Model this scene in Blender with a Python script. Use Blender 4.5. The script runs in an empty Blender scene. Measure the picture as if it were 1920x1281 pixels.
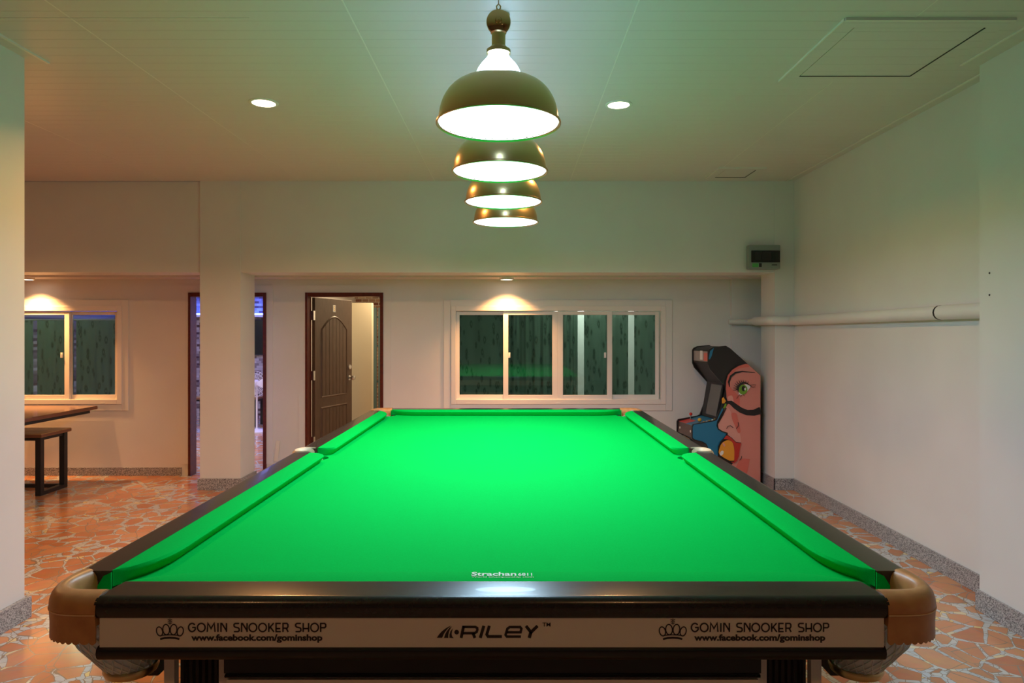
import bpy, bmesh, math, random
from mathutils import Vector, Matrix
random.seed(7)
C = bpy.context.scene.collection
PI = math.pi
F = 1300.0                      # focal length in pixels of a 1920 px wide frame
CH = 1.5                        # camera height

# ------------------------------------------------------------------ camera
cd = bpy.data.cameras.new('camera')
cam = bpy.data.objects.new('camera', cd); C.objects.link(cam)
cam.location = (0, 0, CH); cam.rotation_euler = (PI/2, 0, 0)
cd.sensor_width = 36.0; cd.lens = F/1920*36; cd.shift_y = -17.5/1920
cd.clip_start = 0.05; cd.clip_end = 100
bpy.context.scene.camera = cam
# ------------------------------------------------------------------ world and exposure
w = bpy.data.worlds.new('world'); bpy.context.scene.world = w; w.use_nodes = True
w.node_tree.nodes['Background'].inputs[0].default_value = (0.10, 0.12, 0.2, 1)
w.node_tree.nodes['Background'].inputs[1].default_value = 0.15
vs = bpy.context.scene.view_settings
vs.view_transform = 'Standard'; vs.look = 'None'; vs.gamma = 1.0; vs.use_curve_mapping = False
vs.exposure = -0.13
COOL = (0.47, 0.75, 1.0)
WARM = (1.0, 0.44, 0.14)
PENDANT_W = 10.6
GLASS_E = 25.0
DOWN_W = 26.0

# ------------------------------------------------------------------ materials
def mat(name, col, rough=0.5, metal=0.0, **kw):
    m = bpy.data.materials.new(name); m.use_nodes = True
    b = m.node_tree.nodes['Principled BSDF']
    b.inputs['Base Color'].default_value = (*col, 1); b.inputs['Roughness'].default_value = rough
    b.inputs['Metallic'].default_value = metal
    for k, v in kw.items():
        b.inputs[k.replace('_', ' ')].default_value = v
    return m
def nodes(m):
    nt = m.node_tree
    return nt, nt.nodes, nt.links, nt.nodes['Principled BSDF']
def coords(nt, kind='Object', scale=(1,1,1), rot=(0,0,0)):
    if kind == 'World':
        g = nt.nodes.new('ShaderNodeNewGeometry'); out = g.outputs['Position']
    else:
        g = nt.nodes.new('ShaderNodeTexCoord'); out = g.outputs[kind]
    mp = nt.nodes.new('ShaderNodeMapping'); mp.inputs['Scale'].default_value = scale
    mp.inputs['Rotation'].default_value = rot
    nt.links.new(out, mp.inputs[0]); return mp.outputs[0]
def noise_col(m, c1, c2, scale=40, detail=4, bump=0.0, lo=.35, hi=.65, kind='World', sc=(1,1,1), dist=0.002):
    nt, N, L, b = nodes(m)
    v = coords(nt, kind, sc)
    n = N.new('ShaderNodeTexNoise'); n.inputs['Scale'].default_value = scale; n.inputs['Detail'].default_value = detail
    L.new(v, n.inputs['Vector'])
    r = N.new('ShaderNodeValToRGB'); r.color_ramp.elements[0].position = lo; r.color_ramp.elements[1].position = hi
    r.color_ramp.elements[0].color = (*c1, 1); r.color_ramp.elements[1].color = (*c2, 1)
    L.new(n.outputs[0], r.inputs[0]); L.new(r.outputs[0], b.inputs['Base Color'])
    if bump:
        bp = N.new('ShaderNodeBump'); bp.inputs['Strength'].default_value = bump; bp.inputs['Distance'].default_value = dist
        L.new(n.outputs[0], bp.inputs['Height']); L.new(bp.outputs[0], b.inputs['Normal'])
    return m
def emit(name, col, s):
    m = mat(name, col, 0.5); b = m.node_tree.nodes['Principled BSDF']
    b.inputs['Emission Color'].default_value = (*col, 1); b.inputs['Emission Strength'].default_value = s
    return m

M = {}
M['wall'] = noise_col(mat('wall_paint', (.8,.78,.74), .45), (.75,.75,.74), (.78,.78,.77), 2.2, 2, 0.0)
M['pillar'] = M['wall']
def ceiling_mat():
    m = mat('ceiling_panel', (.70,.66,.66), .34); nt, N, L, b = nodes(m)
    v = coords(nt, 'World')
    sp = N.new('ShaderNodeSeparateXYZ'); L.new(v, sp.inputs[0])
    mul = N.new('ShaderNodeMath'); mul.operation = 'MULTIPLY'; mul.inputs[1].default_value = 1/0.1
    L.new(sp.outputs['Y'], mul.inputs[0])
    fr = N.new('ShaderNodeMath'); fr.operation = 'FRACT'; L.new(mul.outputs[0], fr.inputs[0])
    r = N.new('ShaderNodeValToRGB'); e = r.color_ramp.elements
    e[0].position = 0; e[0].color = (0,0,0,1); e[1].position = .05; e[1].color = (1,1,1,1)
    L.new(fr.outputs[0], r.inputs[0])
    bp = N.new('ShaderNodeBump'); bp.inputs['Strength'].default_value = .7; bp.inputs['Distance'].default_value = .003
    L.new(r.outputs[0], bp.inputs['Height']); L.new(bp.outputs[0], b.inputs['Normal'])
    return m
M['ceiling'] = ceiling_mat()
def floor_mat():
    m = mat('crazy_paving_tile', (.7,.3,.12), .16); nt, N, L, b = nodes(m)
    v = coords(nt, 'World', (1,1,0))
    nz = N.new('ShaderNodeTexNoise'); nz.inputs['Scale'].default_value = 3.0; nz.inputs['Detail'].default_value = 2; L.new(v, nz.inputs['Vector'])
    mx = N.new('ShaderNodeMix'); mx.data_type = 'VECTOR'; mx.inputs[0].default_value = .06
    L.new(v, mx.inputs[4]); L.new(nz.outputs['Color'], mx.inputs[5])
    vec = mx.outputs[1]
    ve = N.new('ShaderNodeTexVoronoi'); ve.feature = 'DISTANCE_TO_EDGE'; ve.inputs['Scale'].default_value = 7.4; L.new(vec, ve.inputs['Vector'])
    vc = N.new('ShaderNodeTexVoronoi'); vc.feature = 'F1'; vc.inputs['Scale'].default_value = 7.4; L.new(vec, vc.inputs['Vector'])
    # stone colours
    sepc = N.new('ShaderNodeSeparateColor'); L.new(vc.outputs['Color'], sepc.inputs[0])
    r = N.new('ShaderNodeValToRGB'); r.color_ramp.elements[0].color = (.60,.23,.10,1); r.color_ramp.elements[1].color = (.80,.40,.20,1)
    L.new(sepc.outputs[0], r.inputs[0])
    n2 = N.new('ShaderNodeTexNoise'); n2.inputs['Scale'].default_value = 14; n2.inputs['Detail'].default_value = 5; L.new(vec, n2.inputs['Vector'])
    m2 = N.new('ShaderNodeMix'); m2.data_type = 'RGBA'; m2.blend_type = 'MULTIPLY'; m2.inputs[0].default_value = .35
    L.new(r.outputs[0], m2.inputs[6]); L.new(n2.outputs['Color'], m2.inputs[7])
    # width of the pale filling between stones varies
    n3 = N.new('ShaderNodeTexNoise'); n3.inputs['Scale'].default_value = 2.6; n3.inputs['Detail'].default_value = 1; L.new(v, n3.inputs['Vector'])
    wr = N.new('ShaderNodeMapRange'); wr.inputs[1].default_value = .38; wr.inputs[2].default_value = .68; wr.inputs[3].default_value = .012; wr.inputs[4].default_value = .17
    L.new(n3.outputs[0], wr.inputs[0])
    lt = N.new('ShaderNodeMath'); lt.operation = 'LESS_THAN'; L.new(ve.outputs[0], lt.inputs[0]); L.new(wr.outputs[0], lt.inputs[1])
    # pale filler colour: blue grey chips with yellow flower hearts
    vs_ = N.new('ShaderNodeTexVoronoi'); vs_.inputs['Scale'].default_value = 24; L.new(vec, vs_.inputs['Vector'])
    r2 = N.new('ShaderNodeValToRGB'); e = r2.color_ramp.elements; e[0].color = (.50,.55,.60,1); e[1].color = (.72,.68,.56,1)
    e2 = r2.color_ramp.elements.new(.85); e2.color = (.60,.62,.60,1); e3 = r2.color_ramp.elements.new(.93); e3.color = (.8,.62,.22,1)
    s2 = N.new('ShaderNodeSeparateColor'); L.new(vs_.outputs['Color'], s2.inputs[0]); L.new(s2.outputs[0], r2.inputs[0])
    m3 = N.new('ShaderNodeMix'); m3.data_type = 'RGBA'; L.new(lt.outputs[0], m3.inputs[0]); L.new(m2.outputs[2], m3.inputs[6]); L.new(r2.outputs[0], m3.inputs[7])
    # dark outlines: at the stone border and at chip borders
    df = N.new('ShaderNodeMath'); df.operation = 'SUBTRACT'; L.new(ve.outputs[0], df.inputs[0]); L.new(wr.outputs[0], df.inputs[1])
    ab = N.new('ShaderNodeMath'); ab.operation = 'ABSOLUTE'; L.new(df.outputs[0], ab.inputs[0])
    ln = N.new('ShaderNodeMath'); ln.operation = 'LESS_THAN'; ln.inputs[1].default_value = .009; L.new(ab.outputs[0], ln.inputs[0])
    vse = N.new('ShaderNodeTexVoronoi'); vse.feature = 'DISTANCE_TO_EDGE'; vse.inputs['Scale'].default_value = 24; L.new(vec, vse.inputs['Vector'])
    l2 = N.new('ShaderNodeMath'); l2.operation = 'LESS_THAN'; l2.inputs[1].default_value = .028; L.new(vse.outputs[0], l2.inputs[0])
    l3 = N.new('ShaderNodeMath'); l3.operation = 'MULTIPLY'; L.new(l2.outputs[0], l3.inputs[0]); L.new(lt.outputs[0], l3.inputs[1])
    # a second, larger crack network that splits some stones
    vb = N.new('ShaderNodeTexVoronoi'); vb.feature = 'DISTANCE_TO_EDGE'; vb.inputs['Scale'].default_value = 4.1; L.new(vec, vb.inputs['Vector'])
    l4 = N.new('ShaderNodeMath'); l4.operation = 'LESS_THAN'; l4.inputs[1].default_value = .007; L.new(vb.outputs[0], l4.inputs[0])
    mxl = N.new('ShaderNodeMath'); mxl.operation = 'MAXIMUM'; L.new(ln.outputs[0], mxl.inputs[0]); L.new(l3.outputs[0], mxl.inputs[1])
    mxm = N.new('ShaderNodeMath'); mxm.operation = 'MAXIMUM'; L.new(mxl.outputs[0], mxm.inputs[0]); L.new(l4.outputs[0], mxm.inputs[1])
    m4 = N.new('ShaderNodeMix'); m4.data_type = 'RGBA'; L.new(mxm.outputs[0], m4.inputs[0]); L.new(m3.outputs[2], m4.inputs[6]); m4.inputs[7].default_value = (.31,.23,.16,1)
    L.new(m4.outputs[2], b.inputs['Base Color'])
    bp = N.new('ShaderNodeBump'); bp.inputs['Strength'].default_value = .12; bp.inputs['Distance'].default_value = .002
    L.new(n2.outputs[0], bp.inputs['Height']); L.new(bp.outputs[0], b.inputs['Normal'])
    return m
M['floor'] = floor_mat()
M['granite'] = noise_col(mat('granite', (.3,.3,.3), .35), (.10,.10,.11), (.52,.52,.53), 170, 3, 0, .38, .6)
M['cloth'] = noise_col(mat('green_cloth', (.0,.6,.1), .85), (.0,.475,.062), (.0,.51,.070), 300, 2, .05)
M['cloth'].node_tree.nodes['Principled BSDF'].inputs['Specular IOR Level'].default_value = .02
M['rail'] = noise_col(mat('dark_lacquered_wood', (.02,.015,.012), .24), (.011,.009,.008), (.024,.019,.016), 60, 4, 0.03, .3, .7, 'Object', (1,1,1), .0006)
M['rail'].node_tree.nodes['Principled BSDF'].inputs['Coat Weight'].default_value = .12
M['black'] = mat('black_gloss', (.012,.011,.011), .18)
M['blackm'] = mat('black_matt', (.015,.015,.016), .5)
M['fascia'] = mat('champagne_board', (.76,.69,.62), .38, .1)
M['print'] = mat('black_print', (.02,.012,.01), .5)
M['leather'] = noise_col(mat('tan_leather', (.55,.30,.13), .38), (.44,.19,.07), (.56,.27,.10), 26, 4, .08, .3, .7, 'Object')
M['leather_worn'] = noise_col(mat('pale_leather', (.7,.55,.35), .45), (.62,.45,.26), (.75,.62,.42), 20, 3, .05, .3, .7, 'Object')
M['stitch'] = mat('stitch_thread', (.75,.5,.3), .6)
M['brass'] = mat('brass', (.66,.50,.24), .28, 1.0)
M['brass_polished'] = mat('polished_brass', (.55,.38,.16), .07, 1.0)
M['chrome'] = mat('chrome', (.7,.7,.7), .12, 1.0)
M['net'] = mat('clear_net', (.85,.88,.85), .2); M['net'].node_tree.nodes['Principled BSDF'].inputs['Transmission Weight'].default_value = .2
M['strand'] = mat('net_strand', (.8,.83,.8), .3)
M['maroon'] = noise_col(mat('maroon_frame', (.10,.015,.008), .3), (.085,.013,.008), (.13,.02,.01), 30, 3, 0, kind='Object')
M['doorwood'] = noise_col(mat('brown_door', (.1,.055,.03), .42), (.085,.048,.028), (.135,.078,.046), 18, 5, .05, .3, .7, 'Object', (5,5,.5))
M['cream'] = mat('cream_panel', (.72,.66,.50), .5)
M['upvc'] = mat('white_upvc', (.82,.79,.76), .3)
def glass_mat(name, tint=(.62,.72,.68), fac=.16):
    m = bpy.data.materials.new(name); m.use_nodes = True; nt = m.node_tree; nt.nodes.clear()
    o = nt.nodes.new('ShaderNodeOutputMaterial'); t = nt.nodes.new('ShaderNodeBsdfTransparent'); t.inputs[0].default_value = (*tint, 1)
    g = nt.nodes.new('ShaderNodeBsdfGlossy'); g.inputs['Roughness'].default_value = .02; g.inputs['Color'].default_value = (.9,.95,.95,1)
    fr = nt.nodes.new('ShaderNodeFresnel'); fr.inputs[0].default_value = 1.5
    mx = nt.nodes.new('ShaderNodeMixShader'); nt.links.new(fr.outputs[0], mx.inputs[0]); nt.links.new(t.outputs[0], mx.inputs[1]); nt.links.new(g.outputs[0], mx.inputs[2])
    nt.links.new(mx.outputs[0], o.inputs[0]); return m
M['glass'] = glass_mat('window_glass')
M['acrylic'] = glass_mat('smoked_acrylic', (.35,.38,.36))
def curtain_mat(name, dark, light):
    m = mat(name, light, .8); nt, N, L, b = nodes(m)
    v = coords(nt, 'Object', (38, 1, 13))
    n = N.new('ShaderNodeTexNoise'); n.inputs['Scale'].default_value = .5; L.new(v, n.inputs['Vector'])
    mx = N.new('ShaderNodeMix'); mx.data_type = 'VECTOR'; mx.inputs[0].default_value = .35; L.new(v, mx.inputs[4]); L.new(n.outputs['Color'], mx.inputs[5])
    vo = N.new('ShaderNodeTexVoronoi'); vo.inputs['Scale'].default_value = 1.0; L.new(mx.outputs[1], vo.inputs['Vector'])
    r = N.new('ShaderNodeValToRGB'); e = r.color_ramp.elements
    e[0].position = .22; e[0].color = (*dark, 1); e[1].position = .42; e[1].color = (*light, 1)
    e3 = r.color_ramp.elements.new(.05); e3.color = (*[c*1.15 for c in light], 1)
    L.new(vo.outputs['Distance'], r.inputs[0]); L.new(r.outputs[0], b.inputs['Base Color'])
    tr = N.new('ShaderNodeBsdfTranslucent'); L.new(r.outputs[0], tr.inputs[0])
    ms = N.new('ShaderNodeMixShader'); ms.inputs[0].default_value = .5
    out = N['Material Output']; L.new(b.outputs[0], ms.inputs[1]); L.new(tr.outputs[0], ms.inputs[2]); L.new(ms.outputs[0], out.inputs[0])
    return m
M['curtain'] = curtain_mat('leaf_curtain', (.17,.23,.19), (.40,.49,.43))
def mosaic_mat():
    m = mat('mosaic_tiles', (.4,.3,.3), .3); nt, N, L, b = nodes(m)
    v = coords(nt, 'World', (1,1,1), (PI/2,0,0))
    br = N.new('ShaderNodeTexBrick'); br.inputs['Scale'].default_value = 6; br.inputs['Color1'].default_value = (.10,.05,.05,1); br.inputs['Color2'].default_value = (.65,.58,.5,1)
    br.inputs['Mortar'].default_value = (.3,.28,.28,1); br.inputs['Mortar Size'].default_value = .01; br.inputs['Bias'].default_value = -.1
    L.new(v, br.inputs['Vector']); L.new(br.outputs[0], b.inputs['Base Color']); return m
M['mosaic'] = mosaic_mat()
def brick_mat():
    m = mat('red_stone_wall', (.3,.12,.07), .7); nt, N, L, b = nodes(m)
    v = coords(nt, 'World', (1,1,1), (PI/2,0,0))
    br = N.new('ShaderNodeTexBrick'); br.inputs['Scale'].default_value = 5; br.inputs['Color1'].default_value = (.22,.08,.05,1); br.inputs['Color2'].default_value = (.5,.32,.2,1)
    br.inputs['Mortar'].default_value = (.55,.5,.42,1); br.inputs['Mortar Size'].default_value = .03
    L.new(v, br.inputs['Vector']); L.new(br.outputs[0], b.inputs['Base Color']); return m
M['brick'] = brick_mat()
M['tabletop'] = noise_col(mat('varnished_tabletop', (.25,.12,.06), .14), (.16,.07,.035), (.30,.15,.07), 6, 5, 0, .3, .7, 'Object', (8,1,1))
M['pine'] = noise_col(mat('varnished_bench_seat', (.4,.25,.1), .25), (.36,.21,.08), (.50,.32,.13), 6, 5, 0, .3, .7, 'Object', (1,8,1))
M['edge'] = mat('brown_edge', (.22,.08,.035), .4)
M['opal'] = emit('opal_glass', (.46,.70,1.0), GLASS_E)
M['opal_in'] = emit('opal_glass_inner', (.9,.99,1.0), 2.2)
M['lens'] = emit('downlight_lens', (1.0,.86,.66), 14)
M['lens_small'] = emit('small_downlight_lens', (1.0,.88,.72), 8)
M['blue_led'] = emit('blue_led', (.05,.12,1.0), 40)
M['white'] = mat('white_plastic', (.82,.82,.80), .4)
M['paint_light'] = mat('pale_filler', (.85,.80,.70), .6)
M['grey_box'] = mat('grey_enclosure', (.27,.31,.29), .45)
M['green_sticker'] = mat('green_sticker', (.10,.45,.12), .5)
M['letter'] = mat('cloth_print_white', (.75,.9,.75), .7)
M['screen'] = mat('arcade_screen', (.13,.13,.125), .2)
def P(name, c, r=.35): M[name] = mat(name, c, r)
P('art_blue', (.012,.19,.36)); P('art_pink', (.72,.27,.22)); P('art_pink_light', (.78,.36,.30)); P('art_red', (.55,.03,.02)); P('art_rose', (.72,.17,.13))
P('art_orange', (.85,.36,.03)); P('art_green', (.16,.36,.03)); P('art_white', (.85,.85,.82)); P('art_black', (.012,.012,.012))
P('red_plastic', (.6,.03,.02)); P('yellow_plastic', (.75,.42,.04)); P('marquee', (.35,.32,.30)); P('cp_brown', (.08,.055,.05)); P('teal_metal', (.10,.17,.18))

# ------------------------------------------------------------------ mesh helpers
class MB:
    def __init__(s): s.bm = bmesh.new(); s.mi = 0
    def _f(s, vs):
        try:
            f = s.bm.faces.new(vs); f.material_index = s.mi; return f
        except ValueError: return None
    def box(s, x0, x1, y0, y1, z0, z1, bev=0.0):
        b2 = bmesh.new() if bev else s.bm
        vs = [b2.verts.new((x, y, z)) for x in (x0, x1) for y in (y0, y1) for z in (z0, z1)]
        for q in ((0,1,3,2),(4,6,7,5),(0,4,5,1),(2,3,7,6),(0,2,6,4),(1,5,7,3)):
            f = b2.faces.new([vs[i] for i in q]); f.material_index = s.mi
        if bev:
            bmesh.ops.recalc_face_normals(b2, faces=b2.faces)
            bmesh.ops.bevel(b2, geom=list(b2.edges), offset=bev, segments=2, affect='EDGES', profile=.7)
            s.merge(b2)
        return s
    def merge(s, b2, mtx=None):
        mp = {}
        for v in b2.verts: mp[v] = s.bm.verts.new(mtx @ v.co if mtx else v.co)
        for f in b2.faces:
            n = s._f([mp[v] for v in f.verts])
            if n: n.material_index = s.mi
        b2.free()
    def bar(s, a, b, wx, wy):
        a = Vector(a); b = Vector(b); d = (b-a); L = d.length; q = d.to_track_quat('Z', 'Y').to_matrix().to_4x4()
        b2 = bmesh.new(); m2 = MB(); m2.box(-wx/2, wx/2, -wy/2, wy/2, 0, L)
        b2.free(); s.merge(m2.bm, Matrix.Translation(a) @ q); return s
    def prism(s, pts, a, b, axis='y'):
        """polygon pts in the plane across axis, extruded from a to b"""
        def mk(p, t):
            if axis == 'y': return (p[0], t, p[1])
            if axis == 'z': return (p[0], p[1], t)
            return (t, p[0], p[1])
        n = len(pts)
        va = [s.bm.verts.new(mk(p, a)) for p in pts]; vb = [s.bm.verts.new(mk(p, b)) for p in pts]
        s._f(va); s._f(list(reversed(vb)))
        for i in range(n): s._f([va[i], va[(i+1)%n], vb[(i+1)%n], vb[i]])
        return s
    def poly(s, pts3):
        s._f([s.bm.verts.new(p) for p in pts3]); return s
    def loft(s, rings, closed=True, cap=False):
        V = [[s.bm.verts.new(p) for p in r] for r in rings]
        for i in range(len(V)-1):
            n = len(V[i]); m = n if closed else n-1
            for j in range(m): s._f([V[i][j], V[i][(j+1)%n], V[i+1][(j+1)%n], V[i+1][j]])
        if cap: s._f(V[0]); s._f(list(reversed(V[-1])))
        return s
    def lathe(s, prof, cx=0, cy=0, cz=0, n=40, axis='z', cap=False):
        rings = []
        for r, z in prof:
            ring = []
            for k in range(n):
                a = 2*PI*k/n; c, q = r*math.cos(a), r*math.sin(a)
                ring.append((cx+c, cy+q, cz+z) if axis == 'z' else (cx+c, cy+z, cz+q) if axis == 'y' else (cx+z, cy+c, cz+q))
            rings.append(ring)
        s.loft(rings, True, cap); return s
    def tube(s, pts, r, n=10, cap=True):
        pts = [Vector(p) for p in pts]; rings = []; up = Vector((0, 0, 1))
        rr = r if isinstance(r, (list, tuple)) else [r]*len(pts)
        pn = None
        for i, p in enumerate(pts):
            t = (pts[min(i+1, len(pts)-1)] - pts[max(i-1, 0)]).normalized()
            if pn is None:
                ref = up if abs(t.dot(up)) < .95 else Vector((1, 0, 0)); pn = t.cross(ref).normalized()
            pn = (pn - t*pn.dot(t)).normalized(); bn = t.cross(pn)
            rings.append([p + (pn*math.cos(2*PI*k/n) + bn*math.sin(2*PI*k/n))*rr[i] for k in range(n)])
        s.loft(rings, True, cap); return s
    def sphere(s, c, r, n=20, sx=1, sy=1, sz=1):
        b2 = bmesh.new(); bmesh.ops.create_uvsphere(b2, u_segments=n, v_segments=n//2, radius=r)
        s.merge(b2, Matrix.Translation(c) @ Matrix.Diagonal((sx, sy, sz, 1))); return s
    def torus(s, c, R, r, axis='z', n=40, k=8):
        prof = [(R + r*math.cos(2*PI*i/k), r*math.sin(2*PI*i/k)) for i in range(k+1)]
        return s.lathe(prof, *c, n=n, axis=axis)
    def build(s, name, m, parent=None, smooth=False, bevel=0.0):
        bmesh.ops.recalc_face_normals(s.bm, faces=s.bm.faces)
        me = bpy.data.meshes.new(name); s.bm.to_mesh(me); s.bm.free()
        for mm in (m if isinstance(m, (list, tuple)) else [m]): me.materials.append(mm)
        o = bpy.data.objects.new(name, me); C.objects.link(o)
        if smooth:
            for p in me.polygons: p.use_smooth = True
            es = o.modifiers.new('split', 'EDGE_SPLIT'); es.split_angle = math.radians(38)
        if bevel:
            bv = o.modifiers.new('bevel', 'BEVEL'); bv.width = bevel; bv.segments = 2; bv.limit_method = 'ANGLE'
        if parent: o.parent = parent
        return o
def tag(o, label, cat, group=None):
    o['label'] = label; o['category'] = cat
    if group: o['group'] = group
    return o
def thing(name, label, cat, loc=(0,0,0), rz=0, group=None):
    o = bpy.data.objects.new(name, None); C.objects.link(o); o.location = loc; o.rotation_euler = (0,0,rz)
    o.empty_display_size = .1
    return tag(o, label, cat, group)
def struct(o): o['kind'] = 'structure'; return o
def copy_tree(o, parent=None):
    c = o.copy(); C.objects.link(c); c.parent = parent
    for ch in list(o.children): copy_tree(ch, c)
    return c
def text_mesh(txt, x0, x1, z0, z1, bold=0.0, flat=False, shear=0.0):
    """letters fitted into a box, returned as (verts, faces) in the XZ plane"""
    cu = bpy.data.curves.new('lettering', 'FONT'); cu.body = txt; cu.offset = bold; cu.shear = shear; cu.resolution_u = 4
    o = bpy.data.objects.new('lettering', cu); C.objects.link(o)
    bpy.context.view_layer.update()
    me = o.evaluated_get(bpy.context.evaluated_depsgraph_get()).to_mesh()
    v = [tuple(p.co) for p in me.vertices]; f = [tuple(p.vertices) for p in me.polygons]
    o.evaluated_get(bpy.context.evaluated_depsgraph_get()).to_mesh_clear()
    bpy.data.objects.remove(o); bpy.data.curves.remove(cu)
    xs = [p[0] for p in v]; ys = [p[1] for p in v]
    ax, bx_, ay, by = min(xs), max(xs), min(ys), max(ys)
    return [(x0+(p[0]-ax)/(bx_-ax)*(x1-x0), z0+(p[1]-ay)/(by-ay)*(z1-z0)) for p in v], f
def add_text(mb, vf, fn):
    v, f = vf; V = [mb.bm.verts.new(fn(*p)) for p in v]
    for q in f: mb._f([V[i] for i in q])
def stroke(mb, pts, wd, fn, closed=False):
    """ribbon of width wd along 2D pts, placed by fn(x, z)"""
    n = len(pts); L = []; R = []
    for i in range(n):
        if closed: a = pts[i-1]; b = pts[(i+1) % n]
        else: a = pts[max(i-1, 0)]; b = pts[min(i+1, n-1)]
        p = pts[i]
        d1 = Vector((p[0]-a[0], p[1]-a[1])); d2 = Vector((b[0]-p[0], b[1]-p[1]))
        if d1.length < 1e-9: d1 = d2
        if d2.length < 1e-9: d2 = d1
        d1 = d1.normalized(); d2 = d2.normalized(); t = (d1+d2)
        t = d1 if t.length < .2 else t.normalized(); nn = Vector((-t.y, t.x)); k = min(1/max(.45, abs(nn.dot(Vector((-d1.y, d1.x))))), 2)
        w2 = wd[i]/2 if isinstance(wd, (list, tuple)) else wd/2
        L.append((p[0]+nn.x*w2*k, p[1]+nn.y*w2*k)); R.append((p[0]-nn.x*w2*k, p[1]-nn.y*w2*k))
    LV = [mb.bm.verts.new(fn(*p)) for p in L]; RV = [mb.bm.verts.new(fn(*p)) for p in R]
    for i in range(n if closed else n-1):
        j = (i+1) % n; mb._f([LV[i], LV[j], RV[j], RV[i]])
def arc(cx, cy, rx, ry, a0, a1, n=14, rot=0):
    out = []
    for i in range(n+1):
        a = math.radians(a0+(a1-a0)*i/n); x = rx*math.cos(a); y = ry*math.sin(a); r = math.radians(rot)
        out.append((cx+x*math.cos(r)-y*math.sin(r), cy+x*math.sin(r)+y*math.cos(r)))
    return out
def X(px, d): return (px-960)*d/F
def Z(py, d): return CH-(py-623)*d/F

# ------------------------------------------------------------------ the room
YB = 7.25           # back wall
YF = 6.588          # front of the beam and pillars
YR = 6.95           # back of them
XR = 2.682; XL = -6.8; YN = -5.5; ZC = 2.937; ZB = 2.068; ZA = 2.052
def slab(name, x0, x1, y0, y1, z0, z1, m, bev=0.0):
    return struct(MB().box(x0, x1, y0, y1, z0, z1, bev).build(name, m))
slab('floor', XL-.2, 3.2, YN-.1, 12.6, -.1, 0, M['floor'])
slab('ceiling', XL-.2, XR+.12, YN-.1, YF+.01, ZC, ZC+.1, M['ceiling'])
slab('wall_right', XR, XR+.12, YN, YF, 0, ZC, M['wall'])
slab('wall_left', XL-.12, XL, YN, YB, 0, ZC, M['wall'])
slab('wall_behind', XL, XR, YN-.1, YN, 0, ZC, M['wall'])
# wall over the opening, right stub and left pillar share the same plane
slab('wall_beam', -2.58, XR+.12, YF+.006, YR, ZB, ZC, M['wall'])
slab('wall_beam_left', XL, -2.965, YF+.02, YR, ZB+.003, ZC, M['wall'])
slab('wall_stub_right', 2.498, XR+.12, YF, YR, 0, ZB, M['wall'])
slab('wall_stub_right_upper', 2.498, XR+.11, YF, YF+.006, ZB, ZC, M['wall'])
slab('wall_pillar_left', -2.965, -2.58, YF, YR, 0, ZC, M['wall'])
slab('wall_pillar_near_left', -2.98, -2.556, 3.2, 3.635, 0, ZC, M['wall'])
slab('wall_pillar_near_right', 2.522, XR, 3.2, 3.74, 0, ZC, M['wall'])
# low ceiling behind the beam
slab('ceiling_alcove', XL, 2.9, YR, YB+.15, ZA, ZA+.08, M['ceiling'])
slab('wall_alcove_right', 2.70, 2.82, YR, YB+.15, 0, ZA, M['wall'])
slab('wall_pilaster', 2.281, 2.70, YB-.05, YB, 0, ZA, M['wall'])
# back wall with two doorways and two windows cut out
WT = .12
def wp(px): return X(px, YB)
def wz(py): return Z(py, YB)
DZ = wz(549)
OFF = wp(960-1018)                       # left window offset
win_holes = [(wp(846), wp(1248), wz(758), wz(574)), (wp(846)+OFF, wp(1248)+OFF, wz(758), wz(574))]
d1 = (wp(354), wp(500)); d2 = (wp(573), wp(719))
wl = win_holes[1]; wr_ = win_holes[0]
mb = MB()
mb.box(XL, wl[0], YB, YB+WT, 0, ZA); mb.box(wl[1], d1[0], YB, YB+WT, 0, ZA)
mb.box(wl[0], wl[1], YB, YB+WT, 0, wl[2]); mb.box(wl[0], wl[1], YB, YB+WT, wl[3], ZA)
mb.box(d1[0], d1[1], YB, YB+WT, DZ, ZA); mb.box(d1[1], d2[0], YB, YB+WT, 0, ZA)
mb.box(d2[0], d2[1], YB, YB+WT, DZ, ZA); mb.box(d2[1], wr_[0], YB, YB+WT, 0, ZA)
mb.box(wr_[0], wr_[1], YB, YB+WT, 0, wr_[2]); mb.box(wr_[0], wr_[1], YB, YB+WT, wr_[3], ZA)
mb.box(wr_[1], 2.82, YB, YB+WT, 0, ZA)
struct(mb.build('wall_back', M['wall']))
# raised plaster surrounds over the doors
def surround(name, x0, x1, dx0, dx1, ztop):
    m_ = MB(); m_.box(x0, dx0, YB-.008, YB, .12, ztop); m_.box(dx1, x1, YB-.008, YB, .12, ztop); m_.box(dx0, dx1, YB-.008, YB, DZ, ztop)
    struct(m_.build(name, M['wall']))
surround('trim_1', wp(560), wp(733), d2[0], d2[1], wz(535))
surround('trim_2', wp(341), wp(512), d1[0], d1[1], wz(535))
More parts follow.
